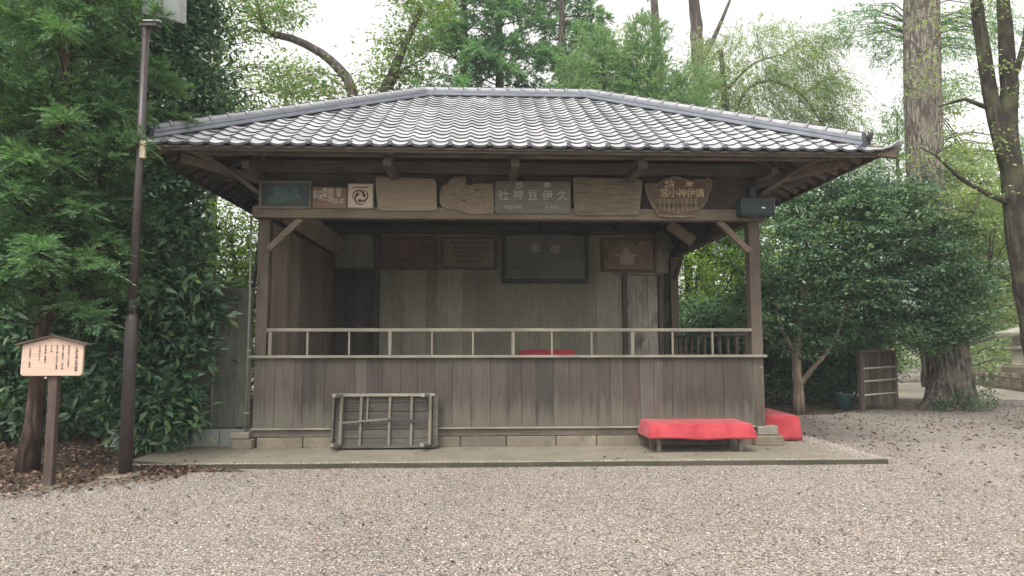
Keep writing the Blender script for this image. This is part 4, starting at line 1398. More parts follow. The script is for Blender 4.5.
for i, (x, tz) in enumerate(((.10, 5.95), (.38, 5.88))):
    ml = Matrix.Translation((x, -.06, tz)) @ Matrix.Rotation(R(12), 4, 'Y') @ Matrix.Rotation(R(30), 4, 'X')
    hd_ = MB().box(-.125, .125, -.05, .05, -.27, .27).xf(ml).build('floodlight', M['steel'], lpz, .012)
    MB().box(-.098, .098, -.056, -.051, -.24, .24).xf(ml).build('lens', M['lens'], hd_)
    MB().bar((x - .06, .0, 5.57), (x, .06, tz - .1), .03, .015).build('yoke', M['brown'], lpz)

# ================================================================== NOTICE BOARD
nb = thing('notice_board', 'pale wooden notice board with roof shaped top on a brown post', 'notice board', (-5.17, -2.38, 0), R(3))
nb.scale = (.93, 1, .985)
MB().box(-.05, .05, -.04, .04, 0, 1.24).build('post', M['post_brown'], nb, .006)
MB().box(-.16, .12, -.14, .12, -.02, .03).build('base_block', M['stone'], nb, .015)
MB().prism([(-.345, 1.26), (-.32, 1.235), (.32, 1.235), (.345, 1.26), (.35, 1.58), (.0, 1.665), (-.335, 1.58)], -.075, -.045).build('board', M['signface'], nb, .004)
rf = MB().bar((-.40, -.06, 1.578), (.005, -.06, 1.678), .1, .022, (0, 0, 1)).bar((-.005, -.06, 1.678), (.40, -.06, 1.578), .1, .022, (0, 0, 1))
rf.build('roof_strip', M['post_brown'], nb, .002)
MB().box(-.04, .04, -.045, .02, 1.235, 1.6).build('back_post', M['post_brown'], nb)
MB().tube([(-.06, -.075, 1.215, .012), (-.06, -.06, 1.215, .012)], 10).build('screw', M['steel'], nb)
cols = [('久伊豆神社神楽殿', .048, .275, .98), ('境内末社のうち神楽を', .036, .185, .98), ('奉納する舞台で 毎年春', .036, .12, .95), ('秋の大祭に氏子が三番叟', .036, .055, .95), ('など神', .036, -.01, 1.0), ('楽を奉納し里神楽', .036, -.075, 1.0), ('の伝統を守る', .036, -.14, 1.0), ('久伊豆神社 社務所', .034, -.245, 1.0)]
items = []
for i, (s, sz_, x, ls) in enumerate(cols):
    s2 = '\n'.join(s)
    n = len(s)
    hgt = n * sz_ * 0.62
    step_z = (.275 / 11) if n > 7 else .03
    for j, ch in enumerate(s):
        if ch == ' ':
            continue
        items.append((ch, sz_ * .66 if i else .036, (x, -.0765, 1.565 - .03 * (abs(x) > .2) - j * (step_z if i else .034)), dict(ext=.0008)))
text_part(items, nb, M['ink'])

# ================================================================== RIGHT SIDE THINGS
sc_ = thing('brushwood_screen', 'small brushwood screen with three pale bamboo rails under the dark trees', 'screen', (8.42, 5.52, 0), R(20))
jboards(0.04, 1.08, .12, 1.36, 0, .03, .02, .035, jit=.008).build('panel', M['brush'], sc_)
MB().box(-.06, .04, -.05, .05, 0, 1.40).build('post', M['timber_z'], sc_, .005)
MB().box(1.08, 1.16, -.04, .05, 0, 1.40).build('post', M['timber_z'], sc_, .005)
MB().box(-.06, 1.16, -.04, .06, 1.36, 1.42).build('top_rail', M['timber_x'], sc_, .004)
for z in (.38, .70, 1.0):
    MB().tube([(0.03, -.03, z - .02, .022), (1.1, -.03, z + .02, .022)], 8).build('bamboo_rail', M['bamboo'], sc_, smooth=True)
bk = thing('bucket', 'teal plastic bucket on the ground left of the brushwood screen', 'bucket', (8.1, 5.75, 0))
MB().tube([(0, 0, 0, .13), (0, 0, .36, .17), (0, 0, .38, .18)], 18).build('pail', M['bucket'], bk, smooth=True)
MB().tube([(.17 * math.cos(a), .0 + .17 * math.sin(a) * .3, .38 + .12 * math.sin(a), .006) for a in np.linspace(0, math.pi, 9)], 6).build('handle', M['black'], bk)

# wooden post sign far behind the screen
ns = thing('small_post_sign', 'weathered post with a peach box sign on top beyond the brushwood screen', 'sign', (11.68, 11.2, 0))
MB().box(-.2, -.02, -.05, .05, 0, .95).box(.12, .25, -.05, .05, 0, .7).build('post', M['timber_z'], ns, .01)
MB().box(-.22, .22, -.12, .12, .72, 1.0).build('cross_board', M['timber_x'], ns, .01)
MB().box(-.12, .2, -.1, .1, 1.0, 1.32).build('sign_box', M['signface'], ns, .02)
MB().prism([(-.2, 1.32), (.28, 1.32), (.04, 1.46)], -.15, .15).build('little_roof', M['timber_x'], ns, .01)

# stone lantern
sl = thing('stone_lantern', 'tall grey stone lantern on a rough plinth at the right edge beyond the path', 'stone lantern', (18.9, 13.4, 0), R(12))
MB().box(-.75, .75, -.75, .75, 0, .32).build('plinth', M['stone'], sl, .05)
MB().box(-.52, .52, -.52, .52, .32, .78).build('base', M['stone'], sl, .05)
MB().add([(-.30, -.30, .78), (.30, -.30, .78), (.30, .30, .78), (-.30, .30, .78), (-.22, -.22, 1.35), (.22, -.22, 1.35), (.22, .22, 1.35), (-.22, .22, 1.35)],
         [(0, 1, 5, 4), (1, 2, 6, 5), (2, 3, 7, 6), (3, 0, 4, 7), (4, 5, 6, 7), (3, 2, 1, 0)]).build('shaft', M['lantern'], sl, .02)
MB().box(-.40, .40, -.40, .40, 1.35, 1.48).build('platform', M['lantern'], sl, .03)
fb = MB().box(-.24, -.12, -.24, .24, 1.48, 1.82).box(.12, .24, -.24, .24, 1.48, 1.82).box(-.12, .12, -.24, -.14, 1.48, 1.58).box(-.12, .12, -.24, -.14, 1.74, 1.82).box(-.12, .12, .1, .24, 1.48, 1.82)
fb.build('fire_box', M['lantern'], sl)
cap = MB()
ring = []
for (r, z) in ((.62, 1.86), (.60, 1.82), (.62, 1.92), (.36, 2.04), (.14, 2.16)):
    ring.append([(sx * r, sy * r, z + (.05 if r > .6 and True else 0)) for sx, sy in ((-1, -1), (1, -1), (1, 1), (-1, 1))])
order = [1, 0, 2, 3, 4]
vs = [p for i in order for p in ring[i]]
fs = [(3, 2, 1, 0)]
for j in range(4):
    for q in range(4):
        fs.append((j * 4 + q, j * 4 + (q + 1) % 4, (j + 1) * 4 + (q + 1) % 4, (j + 1) * 4 + q))
fs.append(tuple(16 + q for q in range(4)))
MB().add(vs, fs).build('cap', M['lantern'], sl, .015)
MB().tube([(0, 0, 2.14, .06), (0, 0, 2.2, .12), (0, 0, 2.3, .13), (0, 0, 2.4, .07), (0, 0, 2.46, .01)], 12).build('finial', M['lantern'], sl, smooth=True)

sf = thing('stone_fence', 'low stone post fence running along the path in front of the stone lantern', 'fence', (17.3, 12.0, 0), math.atan2(-2.9, -.9))
for i in range(-4, 5):
    MB().box(i * .85 - .085, i * .85 + .085, -.085, .085, 0, .58).build('post', M['stone'], sf, .02)
MB().box(-3.5, 3.5, -.05, .05, .36, .46).box(-3.5, 3.5, -.07, .07, 0, .14).build('rail', M['stone'], sf, .015)

# ================================================================== TREES AND SHRUBS
# left: young cedar in front
c = (-5.9, -1.3, 0)
stem = [(-6.02, -1.35, 1.9), (-6.0, -1.3, 3.4), (-6.0, -1.3, 5), (-6.0, -1.3, 8.2)]
cr = crown_cedar(stem, 190, lambda f: 1.1 if 0.2 < f < 0.45 else 1.4, 34, 24, .42, .10, .016, .38, .05, lift=.5)
tree('cedar_tree', 'young cedar with bright feathery green sprays at the far left beside the lamp post', 'tree', (-5.99, -1.42, 0),
     [(-6.03, -1.42, 0, .14), (-6.0, -1.4, .6, .10), (-5.97, -1.35, 1.8, .085), (-5.93, -1.3, 3.4, .085), (-5.9, -1.3, 5, .07), (-5.88, -1.3, 7.9, .03)],
     [[(-5.95, -1.3, 3.7, .05), (-5.75, -1.45, 3.75, .035), (-5.3, -1.5, 3.6, .015)], [(-5.92, -1.3, 4.6, .04), (-6.4, -1.4, 4.9, .03), (-6.9, -1.5, 4.8, .012)], [(-5.9, -1.3, 5.6, .03), (-5.5, -1.4, 6.3, .02), (-5.3, -1.4, 7.0, .01)]],
     cr, M['lf_cedar'], M['bark_cedar'], twigs=160, tr=.014)

# left: big leaved shrub behind the lamp post
blobs = [(-5.6, -.1, 1.3, .9, .6, .9), (-5.0, -.05, 1.2, .5, .45, .85), (-6.9, 0, 2.2, 1.0, .6, .7), (-5.9, -.1, 2.6, .9, .6, .6), (-4.85, -.1, 2.3, .6, .5, .5), (-4.65, .0, 1.75, .35, .3, .45), (-5.2, -.25, .7, .7, .4, .5), (-4.8, -.1, .5, .3, .3, .3), (-5.2, -.1, 3.1, .9, .6, .4)]
cr = crown_broad(blobs, 800, 11, .165, .38, .19, .6, fold=.14, shell=.5, droop=.1)
tree('broadleaf_shrub', 'large glossy leaved evergreen shrub behind the lamp post and notice board', 'shrub', (-5.3, .1, 0),
     [(-5.3, .1, 0, .06), (-5.3, .05, .8, .05), (-5.2, .0, 2.0, .035), (-5.2, 0, 2.9, .015)],
     [[(-5.3, .1, .2, .05), (-5.8, .1, 1.2, .035), (-6.2, 0, 2.3, .015)], [(-5.3, .1, .2, .04), (-4.8, .1, 1.2, .03), (-4.5, 0, 2.2, .015)]],
     cr, M['lf_broad'], M['bark_grey'], twigs=90, tr=.012)

# left: dark evergreens behind
GT = 'evergreen trees behind the left shrubs'
blobs = [(-7.3, 3.2, 2.3, 1.3, 1.1, 1.6), (-7.4, 3.3, 4.3, 1.3, 1.1, 1.5), (-6.7, 3.3, 4.9, .7, .8, .6), (-6.9, 3.4, 6.6, 1.3, 1.1, 1.3), (-6.8, 3.3, 3.6, .7, .8, .5), (-7.4, 3.3, 8.3, 1.6, 1.2, 1.3)]
cr = crown_broad(blobs, 3000, 26, .13, .46, .34, .5, shell=.3)
tree('evergreen_tree', 'dark dense evergreen rising left of the stage roof corner', 'tree', (-6.6, 3.4, 0), [(-6.6, 3.4, 0, .16), (-6.5, 3.4, 3, .12), (-6.4, 3.4, 6, .08), (-7.2, 3.4, 8.6, .03)], [], cr, M['lf_dark'], M['bark_grey'], GT, twigs=90)
blobs = [(-9.2, 1.6, 1.8, 1.7, 1.1, 1.8), (-9.0, 1.8, 4.3, 1.6, 1.2, 1.6), (-8.6, 2.0, 6.9, 1.7, 1.2, 1.7), (-8.2, 2.0, 9.2, 1.7, 1.2, 1.3), (-7.6, 1.3, 1.2, 1.3, .8, 1.2), (-7.5, 1.6, 3.4, 1.1, .8, 1.0)]
cr = crown_broad(blobs, 3000, 26, .14, .46, .36, .5, shell=.3)
tree('evergreen_tree', 'darkest evergreen filling the left edge behind the young cedar', 'tree', (-8.8, 1.8, 0), [(-8.8, 1.8, 0, .2), (-8.8, 1.8, 4, .14), (-8.4, 2, 9, .05)], [], cr, M['lf_dark'], M['bark_grey'], GT, twigs=90)

# left: maple over the fence
blobs = [(-6.4, 6.2, 3.1, 1.3, .9, .8), (-6.9, 6.3, 4.4, 1.2, .9, .7), (-5.6, 6.2, 2.3, 1.2, .9, .6), (-5.3, 6.3, 3.5, 1.0, .8, .5)]
cr = crown_broad(blobs, 480, 26, .085, .6, .36, .25)
tree('maple_tree', 'pale green maple seen over the board fence left of the stage', 'tree', (-6.2, 6.6, 0), [(-6.2, 6.6, 0, .1), (-6.3, 6.5, 2, .08), (-6.5, 6.3, 4, .03)], [], cr, M['lf_maple'], M['bark_grey'], twigs=60)
blobs = [(-7.5, 9, 2.5, 2.2, 1.2, 2.6), (-3.5, 9.5, 2.4, 2.6, 1.2, 2.4), (-11, 6.5, 2.4, 2.4, 1.2, 2.4)]
cr = crown_broad(blobs, 900, 22, .17, .45, .5, .5)
tree('evergreen_hedge', 'dark evergreen hedge closing the view behind the board fence', 'hedge', (-7, 9, 0), [(-7, 9, 0, .1), (-7, 9, 3, .06)], [], cr, M['lf_dark'], M['bark_grey'], twigs=20)

# bright foliage upper left behind the cedar
blobs = [(-7.6, 7.6, 10.4, 1.6, 1.2, 1.2), (-8.9, 7.6, 9.2, 1.5, 1.1, 1.2), (-7.9, 7.6, 8.2, 1.0, .9, .8), (-6.6, 7.6, 8.3, 1.1, .9, .9), (-6.7, 7.6, 6.8, 1.2, 1, .9), (-8.6, 7.6, 12.2, 1.5, 1.2, 1.1)]
cr = crown_broad(blobs, 480, 24, .13, .45, .55, .5)
tree('broadleaf_tree', 'mid green broadleaved tree above the left roof corner', 'tree', (-7.6, 8, 0), [(-7.6, 8, 0, .2), (-7.7, 8, 5, .15), (-7.6, 7.8, 10, .05)], [], cr, M['lf_mixed'], M['bark_grey'], twigs=70)

# behind the roof: tree with the curved limb
blobs = [(-2.7, 9, 10.1, .75, .7, .7), (-3.4, 9, 9.3, .6, .6, .55), (-2.3, 9, 9.5, .5, .5, .5), (-5.6, 9, 9.1, .8, .6, .5), (-6.6, 9, 11.3, .9, .6, .5), (-4.6, 9, 8.6, .6, .5, .4), (-2.2, 9, 11.4, .9, .7, .6)]
cr = crown_broad(blobs, 330, 22, .13, .5, .45, .5)
tree('crooked_tree', 'tree with a long dark limb curving up to the left above the roof', 'tree', (-3.9, 9.3, 0),
     [(-3.9, 9.3, 0, .32), (-3.9, 9.3, 4, .28), (-3.7, 9.2, 6.5, .24), (-3.35, 9.1, 8.6, .2), (-3.1, 9.0, 9.3, .17), (-2.8, 9, 10.1, .11), (-2.3, 9, 11.3, .06)],
     [[(-3.85, 9.2, 6.6, .2), (-4.15, 9, 8.3, .16), (-4.4, 9, 9.2, .15), (-5.15, 9, 9.95, .125), (-6.0, 9, 10.38, .11), (-6.55, 9, 10.5, .10), (-6.85, 9, 10.75, .06), (-7.05, 9, 11.6, .05), (-7.4, 9, 12.8, .03)],
      [(-6.5, 9, 10.5, .07), (-7.2, 9, 10.6, .05), (-8.0, 9, 10.2, .02)], [(-3.1, 9, 9.3, .06), (-2.6, 9, 9.6, .04), (-2.1, 9, 9.9, .015)]],
     cr, M['lf_mixed'], M['bark_grey'], twigs=60)

# conifers behind the ridge
GCN = 'tall conifers behind the stage roof'
lab = ['tall blue green conifer behind the left end of the ridge', 'tall conifer with a bare pole trunk behind the middle of the ridge', 'conifer behind the right half of the ridge']
for i, (x, y, s, lb) in enumerate(((-1.2, 13.6, 1.0, 0), (0.1, 14.2, 1.1, 1), (2.5, 14.6, 1.0, 2))):
    cr = crown_cedar([(x, y, 6.5), (x, y, 18)], 80, lambda f: (2.5 - 1.1 * f) * s, 20, 13, .6, .22, .045, .45, 0, lift=.9)
    tree('conifer_tree', lab[lb], 'tree', (x, y, 0), [(x, y, 0, .28), (x + .05, y, 8, .2), (x, y, 14, .12), (x, y, 18, .05)], [], cr, M['lf_conif'], M['bark_grey'], GCN, twigs=110, tr=.03)

# pale green hinoki bushes right of centre
GH = 'bright green cypresses behind the right half of the roof'
for i, (x, y, ztop, r, lb) in enumerate(((2.3, 11.0, 10.6, 1.0, 'shortest bright green cypress, nearest the middle of the ridge'), (3.5, 11.4, 11.6, 1.0, 'bright green cypress between two others behind the roof'), (4.9, 11.0, 11.9, 1.0, 'bright green cypress with the tallest rounded top behind the roof'), (6.0, 10.8, 10.2, 1.15, 'bright green cypress furthest right behind the roof slope'))):
    blobs = []
    for q in range(7):
        z = ztop - .4 - q * .85
        rr = r * min(1.3, .6 + q * .2)
        blobs.append((x + random.uniform(-.35, .35), y, z, rr, rr * .8, .6))
    cr = crown_needle(blobs, 3600, 16, .34, .13, .03, (x, y, ztop - 4), -.25, .6)
    tree('cypress_tree', lb, 'tree', (x, y, 0), [(x, y, 0, .16), (x, y, ztop - 3, .1), (x, y, ztop - .5, .02)], [], cr, M['lf_hinoki'], M['bark_grey'], GH, twigs=60, tr=.02)

# bare trunks standing behind
GB2 = 'bare upper trunks against the sky'
for x, y, r, lb, lim in ((6.5, 16, .17, 'thinner bare trunk against the sky above the bright cypresses', []),
                         (8.15, 16, .25, 'thicker forked bare trunk against the sky above the right roof slope', [[(8.2, 16, 12.8, .13), (8.8, 16, 13.8, .10), (9.6, 16, 15.6, .05)], [(8.15, 16, 13.2, .07), (8.7, 16, 13.9, .03)]])):
    cr = crown_broad([(x + .3, y, 17.5, 2.2, 1.5, 1.2)], 120, 16, .16, .5, .6, .5)
    tree('bare_trunk_tree', lb, 'tree', (x, y, 0), [(x + .15, y, 0, r * 1.4), (x + .1, y, 10, r * 1.05), (x, y, 14, r), (x - .15, y, 17, r * .6)], lim, cr, M['lf_mixed'], M['bark_grey'], GB2, twigs=20)

# feathery weeping tree
blobs = [(9.3, 14, 11.4, 2.0, 1.2, 1.0), (11.0, 14, 12.0, 1.7, 1.2, .8), (11.6, 14, 10.7, 1.9, 1.2, 1.0), (12.6, 14, 9.6, 1.5, 1.0, 1.0), (9.6, 14, 9.9, 2.0, 1.2, 1.0), (12.4, 14, 11.2, 1.0, .9, .5), (11.2, 14, 8.8, 2.2, 1.2, .9), (13.2, 14, 8.6, 1.2, 1.0, .9), (8.2, 14, 12.6, 1.1, .9, .5), (9.9, 14, 13.1, 1.2, .9, .5), (11.9, 14, 12.9, 1.0, .9, .5)]
cr = crown_needle(blobs, 4300, 13, .6, .15, .028, (9.5, 14, 11), .6, .2)
tree('weeping_tree', 'pale olive feathery tree with drooping twigs behind the right roof slope', 'tree', (8.9, 14.2, 0),
     [(8.9, 14.2, 0, .3), (8.8, 14.2, 6, .22), (8.6, 14.1, 9.5, .16), (8.4, 14, 12.5, .07)],
     [[(8.7, 14, 9.6, .06), (9.3, 14, 11.0, .06), (10.2, 14, 11.35, .055), (11.2, 14, 11.0, .05), (11.9, 14, 10.2, .035), (12.4, 14, 9.0, .02)], [(11.4, 14, 10.8, .035), (12.1, 14, 11.3, .025), (12.9, 14, 11.8, .012)], [(8.6, 14, 11, .06), (9.6, 14, 12.0, .04), (10.8, 14, 12.4, .015)]],
     cr, M['lf_pale'], M['bark_grey'], twigs=200, tr=.012)

# paler trees further back that fill the gaps over the roof
GPB = 'pale trees far behind the roof'
for x, z, r, lb in ((-9.5, 12.0, 2.6, 'pale tree far back behind the long curved limb'), (5.6, 13.6, 2.4, 'pale tree far back above the bright cypresses'), (9.8, 12.6, 2.3, 'pale tree far back between the forked bare trunk and the feathery tree')):
    blobs = [(x, 20, z, r, 1.2, 1.6), (x - 1.3, 20, z - 2.2, r * .8, 1.2, 1.2), (x + 1.4, 20, z - 2.0, r * .8, 1.2, 1.2), (x + .3, 20, z + 1.6, r * .6, 1, .9)]
    cr = crown_broad(blobs, 330, 24, .17, .5, .6, .4)
    tree('pale_tree', lb, 'tree', (x, 20.3, 0), [(x, 20.3, 0, .24), (x, 20.2, 7, .18), (x + .1, 20, z + 1, .06)], [], cr, M['lf_pale'], M['bark_grey'], GPB, twigs=70, tr=.02)
# small conifer beside the big trunk
blobs = [(13.9, 12.2, 9.4, .5, .5, .6), (13.8, 12.2, 8.3, .9, .7, .8), (13.8, 12.2, 7.0, 1.3, .9, .9), (14.4, 12.2, 5.8, 1.6, 1, .9)]
cr = crown_needle(blobs, 1500, 12, .36, .13, .03, (13.9, 12.2, 7), .1, .3)
tree('small_conifer', 'small bright conifer between the roof corner and the big trunk', 'tree', (15.6, 12.2, 0), [(15.6, 12.2, 0, .14), (13.95, 12.2, 6, .08), (13.9, 12.2, 9.6, .02)], [], cr, M['lf_hinoki'], M['bark_grey'], twigs=50)

# huge trunk right of the stage
root = thing('giant_trunk_tree', 'huge rough barked trunk rising out of the frame right of the stage', 'tree', (10.85, 5.9, 0))
path = resample([(10.85, 5.9, -.05, .60), (10.85, 5.9, .25, .50), (10.82, 5.9, .8, .43), (10.78, 5.9, 1.8, .42), (10.62, 5.9, 3.6, .41), (10.50, 5.9, 5.6, .38), (10.55, 5.95, 7.7, .38), (10.68, 6, 10.3, .38), (10.9, 6, 13, .36), (11.1, 6, 17, .2)], .16, 0)
NS = 120
mb = MB()
vs, fs = [], []
ph = [random.uniform(0, 6.28) for _ in range(8)]
for i, p_ in enumerate(path):
    z = p_[2]
    fl = max(0, (1.0 - z)) 
    for k in range(NS):
        a = 2 * math.pi * k / NS
        rr = p_[3] * (1 + .05 * math.sin(3 * a + ph[0] + z * .25) + .035 * math.sin(7 * a + ph[1] + z * .5) + .05 * abs(math.sin(9 * a + ph[2] + 1.5 * math.sin(z * 1.9))) + .05 * abs(math.sin(13 * a + ph[4] - 1.8 * math.sin(z * 1.4 + 1))) + random.uniform(-.008, .008))
        rr *= 1 + fl * (.22 * max(0, math.sin(4 * a + ph[3])) + (.55 * max(0, math.cos(a - math.pi * 1.08)) ** 6 * fl))
        vs.append((p_[0] + math.cos(a) * rr - 10.85, p_[1] + math.sin(a) * rr - 5.9, z))
for i in range(len(path) - 1):
    for k in range(NS):
        k2 = (k + 1) % NS
        fs.append((i * NS + k, i * NS + k2, (i + 1) * NS + k2, (i + 1) * NS + k))
MB().add(vs, fs).build('trunk', M['bark_big'], root)
V, F, C = crown_broad([(11, 6, 16.5, 4, 3, 1.5), (9.0, 6, 17.5, 2, 2, 1.2)], 260, 20, .16, .5, .6, .5)
np_mesh('crown', V - np.array((10.85, 5.9, 0)), F, M['lf_mixed'], root)
iv = crown_broad([(10.75, 5.25, .3, .25, .12, .28), (11.25, 5.35, .35, .22, .12, .38), (10.25, 5.35, .12, .2, .12, .12), (11.35, 5.4, .9, .12, .1, .25)], 60, 22, .06, .6, .14, .8)
np_mesh('ivy', iv[0] - np.array((10.85, 5.9, 0)), iv[1], M['lf_camellia'], root)

# camellias
GCA = 'rounded dark evergreen trees right of the stage'
blobs = [(6.3, 4.9, 3.7, 1.2, 1.2, .9), (7.7, 4.9, 4.3, 1.3, 1.2, .9), (6.0, 5.1, 2.3, .8, 1.0, .8), (7.2, 4.9, 2.8, 1.3, 1.1, .8), (8.3, 5.0, 3.2, 1.0, 1.0, .8), (6.9, 5.3, 1.75, 1.3, .8, .45), (7.3, 4.9, 5.15, 1.0, .9, .5), (8.3, 5.0, 4.9, .9, .9, .55)]
cr = crown_broad(blobs, 900, 50, .088, .52, .24, .30, shell=.6)
tree('camellia_tree', 'rounded dark evergreen with a pale forked trunk beside the stage', 'tree', (6.63, 4.9, 0),
     [(6.63, 4.9, -.03, .15), (6.62, 4.9, .5, .115), (6.6, 4.9, 1.3, .1), (6.75, 4.9, 2.6, .07), (7.0, 4.9, 4.2, .03)],
     [[(6.63, 4.9, .62, .08), (6.95, 4.9, 1.0, .055), (7.5, 4.95, 1.6, .045), (7.9, 5, 2.6, .03)], [(6.62, 4.9, 1.3, .06), (6.2, 4.9, 2.1, .045), (6.1, 4.9, 3.3, .02)]],
     cr, M['lf_camellia'], M['bark_pale'], GCA, twigs=150, tr=.016)
blobs = [(9.3, 5.0, 4.1, 1.3, 1.0, .85), (10.0, 4.8, 3.2, 1.0, .9, .8), (9.2, 5.1, 2.7, 1.2, 1.0, .75), (10.3, 4.8, 2.3, .8, .8, .5), (9.7, 5.1, 1.85, 1.3, .8, .42), (10.6, 5.0, 2.9, .6, .7, .6), (8.4, 5.8, 1.9, .8, .6, .5), (9.2, 5.2, 4.95, 1.0, .9, .5)]
cr = crown_broad(blobs, 900, 50, .088, .52, .24, .30, shell=.6)
tree('camellia_tree', 'wide dark evergreen overhanging the brushwood screen and the huge trunk', 'tree', (9.35, 6.9, 0),
     [(9.35, 6.9, 0, .13), (9.3, 6.7, 1.5, .1), (9.3, 5.6, 3.0, .06), (9.3, 5.1, 4.0, .02)], [[(9.3, 6.5, 1.7, .06), (10.0, 5.6, 2.4, .04), (10.6, 5, 3.0, .015)]],
     cr, M['lf_camellia'], M['bark_pale'], GCA, twigs=150, tr=.016)
blobs = [(5.2, 8.2, .9, 1.4, .8, .9), (7.2, 8.0, 1.1, 1.6, .9, 1.1), (9.0, 8.2, .9, 1.3, .9, 1.0), (10.4, 8.6, 1.2, .6, .7, 1.0), (6.2, 7.6, 2.1, 1.8, .9, .7), (9.0, 7.8, 2.4, 2.0, .9, .8)]
cr = crown_broad(blobs, 2200, 26, .11, .5, .34, .6, shell=.3)
tree('evergreen_hedge', 'dark hedge in the shade behind the pale forked trunk', 'hedge', (6.8, 8.1, 0), [(6.8, 8.1, 0, .06), (6.8, 8.1, 1.5, .03)], [], cr, M['lf_dark'], M['bark_grey'], twigs=20)

blobs = [(8.4, 10.4, 3.6, 1.8, .8, 1.2), (10.6, 10.6, 3.4, 1.6, .8, 1.2), (9.4, 10.4, 5.4, 1.8, .8, .9), (11.6, 10.6, 5.2, 1.2, .8, .8), (12.2, 10.8, 3.2, .9, .7, 1.0)]
cr = crown_broad(blobs, 900, 28, .11, .55, .42, .3)
tree('maple_tree', 'light green maple glimpsed through gaps in the dark trees right of the stage', 'tree', (10.0, 11, 0), [(10, 11, 0, .12), (9.9, 10.9, 2.5, .09), (9.8, 10.5, 5, .03)], [], cr, M['lf_maple'], M['bark_grey'], twigs=60)
# maple seen through the side opening
blobs = [(5.2, 9.6, 3.3, 1.6, .9, .5), (6.4, 9.4, 4.0, 1.5, .9, .45), (4.9, 9.6, 4.4, 1.2, .9, .45), (5.9, 9.4, 2.5, 1.6, .9, .4), (7.4, 9.4, 3.1, 1.3, .9, .45), (6.6, 9.4, 5.1, 1.5, .9, .4)]
cr = crown_broad(blobs, 520, 34, .075, .6, .40, .22)
tree('maple_tree', 'yellow green maple seen through the right side opening of the stage', 'tree', (6.1, 9.9, 0), [(6.1, 9.9, 0, .1), (5.9, 9.8, 1.6, .08), (5.8, 9.6, 3, .05), (6.1, 9.5, 4.6, .02)],
     [[(5.85, 9.7, 1.8, .05), (6.3, 9.2, 2.6, .035), (6.9, 9.0, 3.9, .015)]], cr, M['lf_maple'], M['bark_cherry'], twigs=80, tr=.018)
blobs = [(3.2, 12, 2, 3, 1, 2.2), (8, 12.5, 2.6, 2.4, 1.2, 2.6), (11, 14, 2.4, 1.8, 1, 2.0)]
cr = crown_broad(blobs, 900, 20, .15, .5, .5, .5)
tree('evergreen_hedge', 'tall mid green hedge far behind the right side opening', 'hedge', (6, 12.6, 0), [(6, 12.6, 0, .1), (6, 12.6, 3, .05)], [], cr, M['lf_mixed'], M['bark_grey'], twigs=20)

# forked dark tree at the right edge
blobs = [(8.3, 1.6, 5.2, .9, .6, .35), (7.7, 1.7, 4.9, .5, .5, .2), (8.1, 1.7, 6.6, .9, .6, .4), (9.6, 1.5, 6.2, .8, .6, .6), (8.4, 1.6, 7.6, .9, .6, .35), (8.3, 1.8, 4.2, .7, .5, .25), (9.9, 1.6, 4.6, .6, .5, .6)]
cr = crown_broad(blobs, 190, 16, .075, .5, .32, .35)
tree('forked_tree', 'dark forked trunk with thin leafy branches at the right edge', 'tree', (9.9, 1.6, 0),
     [(9.9, 1.6, 0, .26), (9.55, 1.55, .9, .22), (9.28, 1.5, 2.0, .20), (9.17, 1.5, 3.0, .19), (9.10, 1.5, 4.2, .19), (9.06, 1.5, 5.2, .17), (9.15, 1.5, 6.6, .14), (9.15, 1.5, 8.2, .10), (9.3, 1.5, 10, .06)],
     [[(9.08, 1.5, 4.6, .14), (8.85, 1.5, 5.6, .13), (8.72, 1.5, 6.8, .12), (8.62, 1.5, 8.2, .1), (8.6, 1.5, 10, .05)],
      [(9.12, 1.45, 4.0, .06), (8.6, 1.5, 4.25, .045), (8.1, 1.5, 4.55, .035), (7.7, 1.5, 4.95, .02), (7.4, 1.5, 5.1, .008)],
      [(8.8, 1.5, 5.8, .05), (8.3, 1.5, 6.0, .035), (7.8, 1.5, 5.85, .015)], [(9.15, 1.5, 6.2, .06), (9.5, 1.5, 7.1, .05), (9.7, 1.5, 8.6, .02)], [(8.5, 1.5, 4.3, .03), (8.35, 1.5, 3.9, .015), (8.2, 1.5, 3.7, .006)]],
     cr, M['lf_pale'], M['bark_cherry'], twigs=70, tr=.010)

# right background trees
blobs = [(11.0, 4.7, 4.35, .7, .5, .3), (10.7, 4.6, 4.9, .6, .4, .2), (11.9, 5.4, 3.2, .8, .6, .45), (12.2, 5.4, 4.6, .9, .6, .45), (11.2, 5.6, 4.6, .6, .5, .3), (12.0, 5.4, 2.4, .8, .6, .35), (11.6, 5.6, 3.9, .7, .5, .3), (11.4, 5.6, 5.6, .8, .5, .4)]
cr = crown_broad(blobs, 560, 30, .07, .6, .30, .22)
tree('maple_tree', 'pale green layered maple branches hanging at the right edge above the stone lantern', 'tree', (13.6, 5.6, 0), [(13.6, 5.6, 0, .12), (13.3, 5.6, 2.2, .09), (12.4, 5.5, 4.2, .04), (11.8, 5.5, 5.4, .02)], [[(13.2, 5.6, 2.3, .05), (12.4, 5.5, 2.9, .03), (11.6, 5.4, 3.3, .01)]], cr, M['lf_pale'], M['bark_grey'], twigs=60)
blobs = [(12.6, 8.2, 6.7, .9, .8, .6), (12.4, 8.2, 8.3, .7, .7, .4), (12.8, 8.0, 5.3, .9, .8, .5), (13.6, 8.4, 6.4, 1.5, 1, .8), (14.8, 8.4, 4.6, 1.8, 1, .9), (13.2, 8.0, 4.4, 1.3, .9, .6), (15.2, 8.2, 2.9, 1.6, .9, .6), (13.4, 7.8, 3.2, 1.2, .8, .5)]
cr = crown_broad(blobs, 1000, 32, .085, .55, .38, .28)
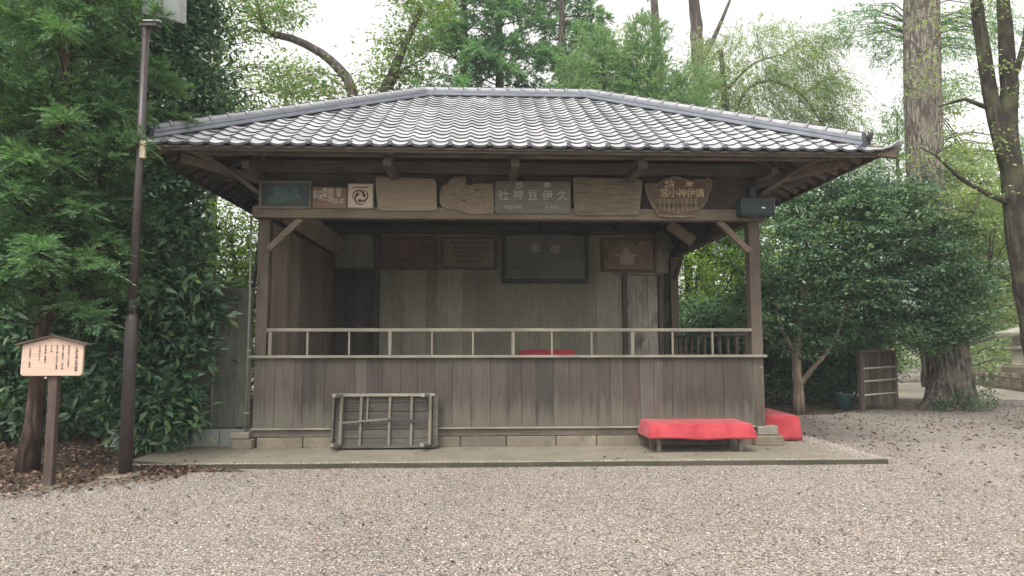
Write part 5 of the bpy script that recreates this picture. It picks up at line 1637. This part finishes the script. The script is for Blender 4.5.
tree('maple_tree', 'light green maple behind the forked trunk at the right edge', 'tree', (16.4, 9.2, 0), [(16.4, 9.2, 0, .14), (15.8, 9, 2.5, .1), (14.4, 8.6, 5, .05)], [], cr, M['lf_pale'], M['bark_grey'], twigs=80)
blobs = [(15.2, 13.5, 12.6, 1.5, 1, .8), (13.6, 13.5, 13.4, 1.3, 1, .7), (16.4, 13.5, 11.0, 1.3, 1, .6), (15.6, 13.5, 9.4, .9, .8, .4), (17.6, 13.5, 13.2, 1.8, 1.2, .9), (18.8, 13.5, 8.6, .9, 1.2, .8)]
cr = crown_needle(blobs, 1300, 12, .45, .15, .035, (15.5, 13.5, 11), .5, .3)
tree('conifer_tree', 'dark drooping conifer high between the huge trunk and the forked trunk', 'tree', (15.6, 13.8, 0), [(15.6, 13.8, 0, .25), (15.6, 13.7, 8, .17), (15.4, 13.5, 15, .06)], [], cr, M['lf_conif'], M['bark_grey'], twigs=90, tr=.03)
blobs = [(18.0, 17.0, 1.4, 1.3, .8, 1.2), (20.5, 16.5, 1.6, 1.8, .8, 1.5), (15.9, 19, 1.2, 1.4, .8, 1.2), (23, 16, 2.0, 2, 1, 2)]
cr = crown_broad(blobs, 700, 22, .11, .5, .4, .5)
tree('garden_shrub', 'low green shrubs behind the low stone fence at the right edge', 'shrub', (18.5, 17, 0), [(18.5, 17, 0, .06), (18.5, 17, 1.2, .03)], [], cr, M['lf_mixed'], M['bark_grey'], twigs=20)
blobs = [(13.3, 17, 1.3, 1.5, 1, 1.3), (11.2, 18, 1.6, 1.3, 1, 1.6)]
cr = crown_broad(blobs, 420, 22, .11, .5, .4, .5)
tree('garden_shrub', 'green shrubs beyond the gap left of the huge trunk', 'shrub', (12.6, 17.2, 0), [(12.6, 17.2, 0, .06), (12.6, 17.2, 1.2, .03)], [], cr, M['lf_mixed'], M['bark_grey'], twigs=20)

# thin haze added in place of lens flare: closed box round everything but the sky
def added_haze(density):
    o = MB().box(-60, 60, -20, 45, -1, 19).build('added_haze', bpy.data.materials.new('added_haze'))
    m = o.data.materials[0]
    m.use_nodes = True
    nt = m.node_tree
    nt.nodes.clear()
    out = nt.nodes.new('ShaderNodeOutputMaterial')
    v = nt.nodes.new('ShaderNodeVolumePrincipled')
    v.inputs['Color'].default_value = (0.86, 0.92, 0.95, 1)
    v.inputs['Density'].default_value = density
    nt.links.new(v.outputs[0], out.inputs['Volume'])
    tag(o, 'thin pale haze added in place of lens flare over the trees', 'added_haze', kind='stuff')
HAZE = 0.0015
if HAZE:
    added_haze(HAZE)
# far wood: one mass that closes the horizon
blobs = []
for i in range(46):
    x = -46 + i * 2.3
    y = 30 + 4 * math.sin(i * 1.7)
    h = random.uniform(3.5, 6.5)
    blobs.append((x, y, h * .5, 2.2, 1.6, h * .55))
V, F, C = crown_broad(blobs, 2600, 22, .34, .5, .9, .6)
o = np_mesh('far_wood', V, F, M['lf_mixed'])
tag(o, 'distant belt of mixed green woodland closing the horizon', 'woodland', kind='stuff')
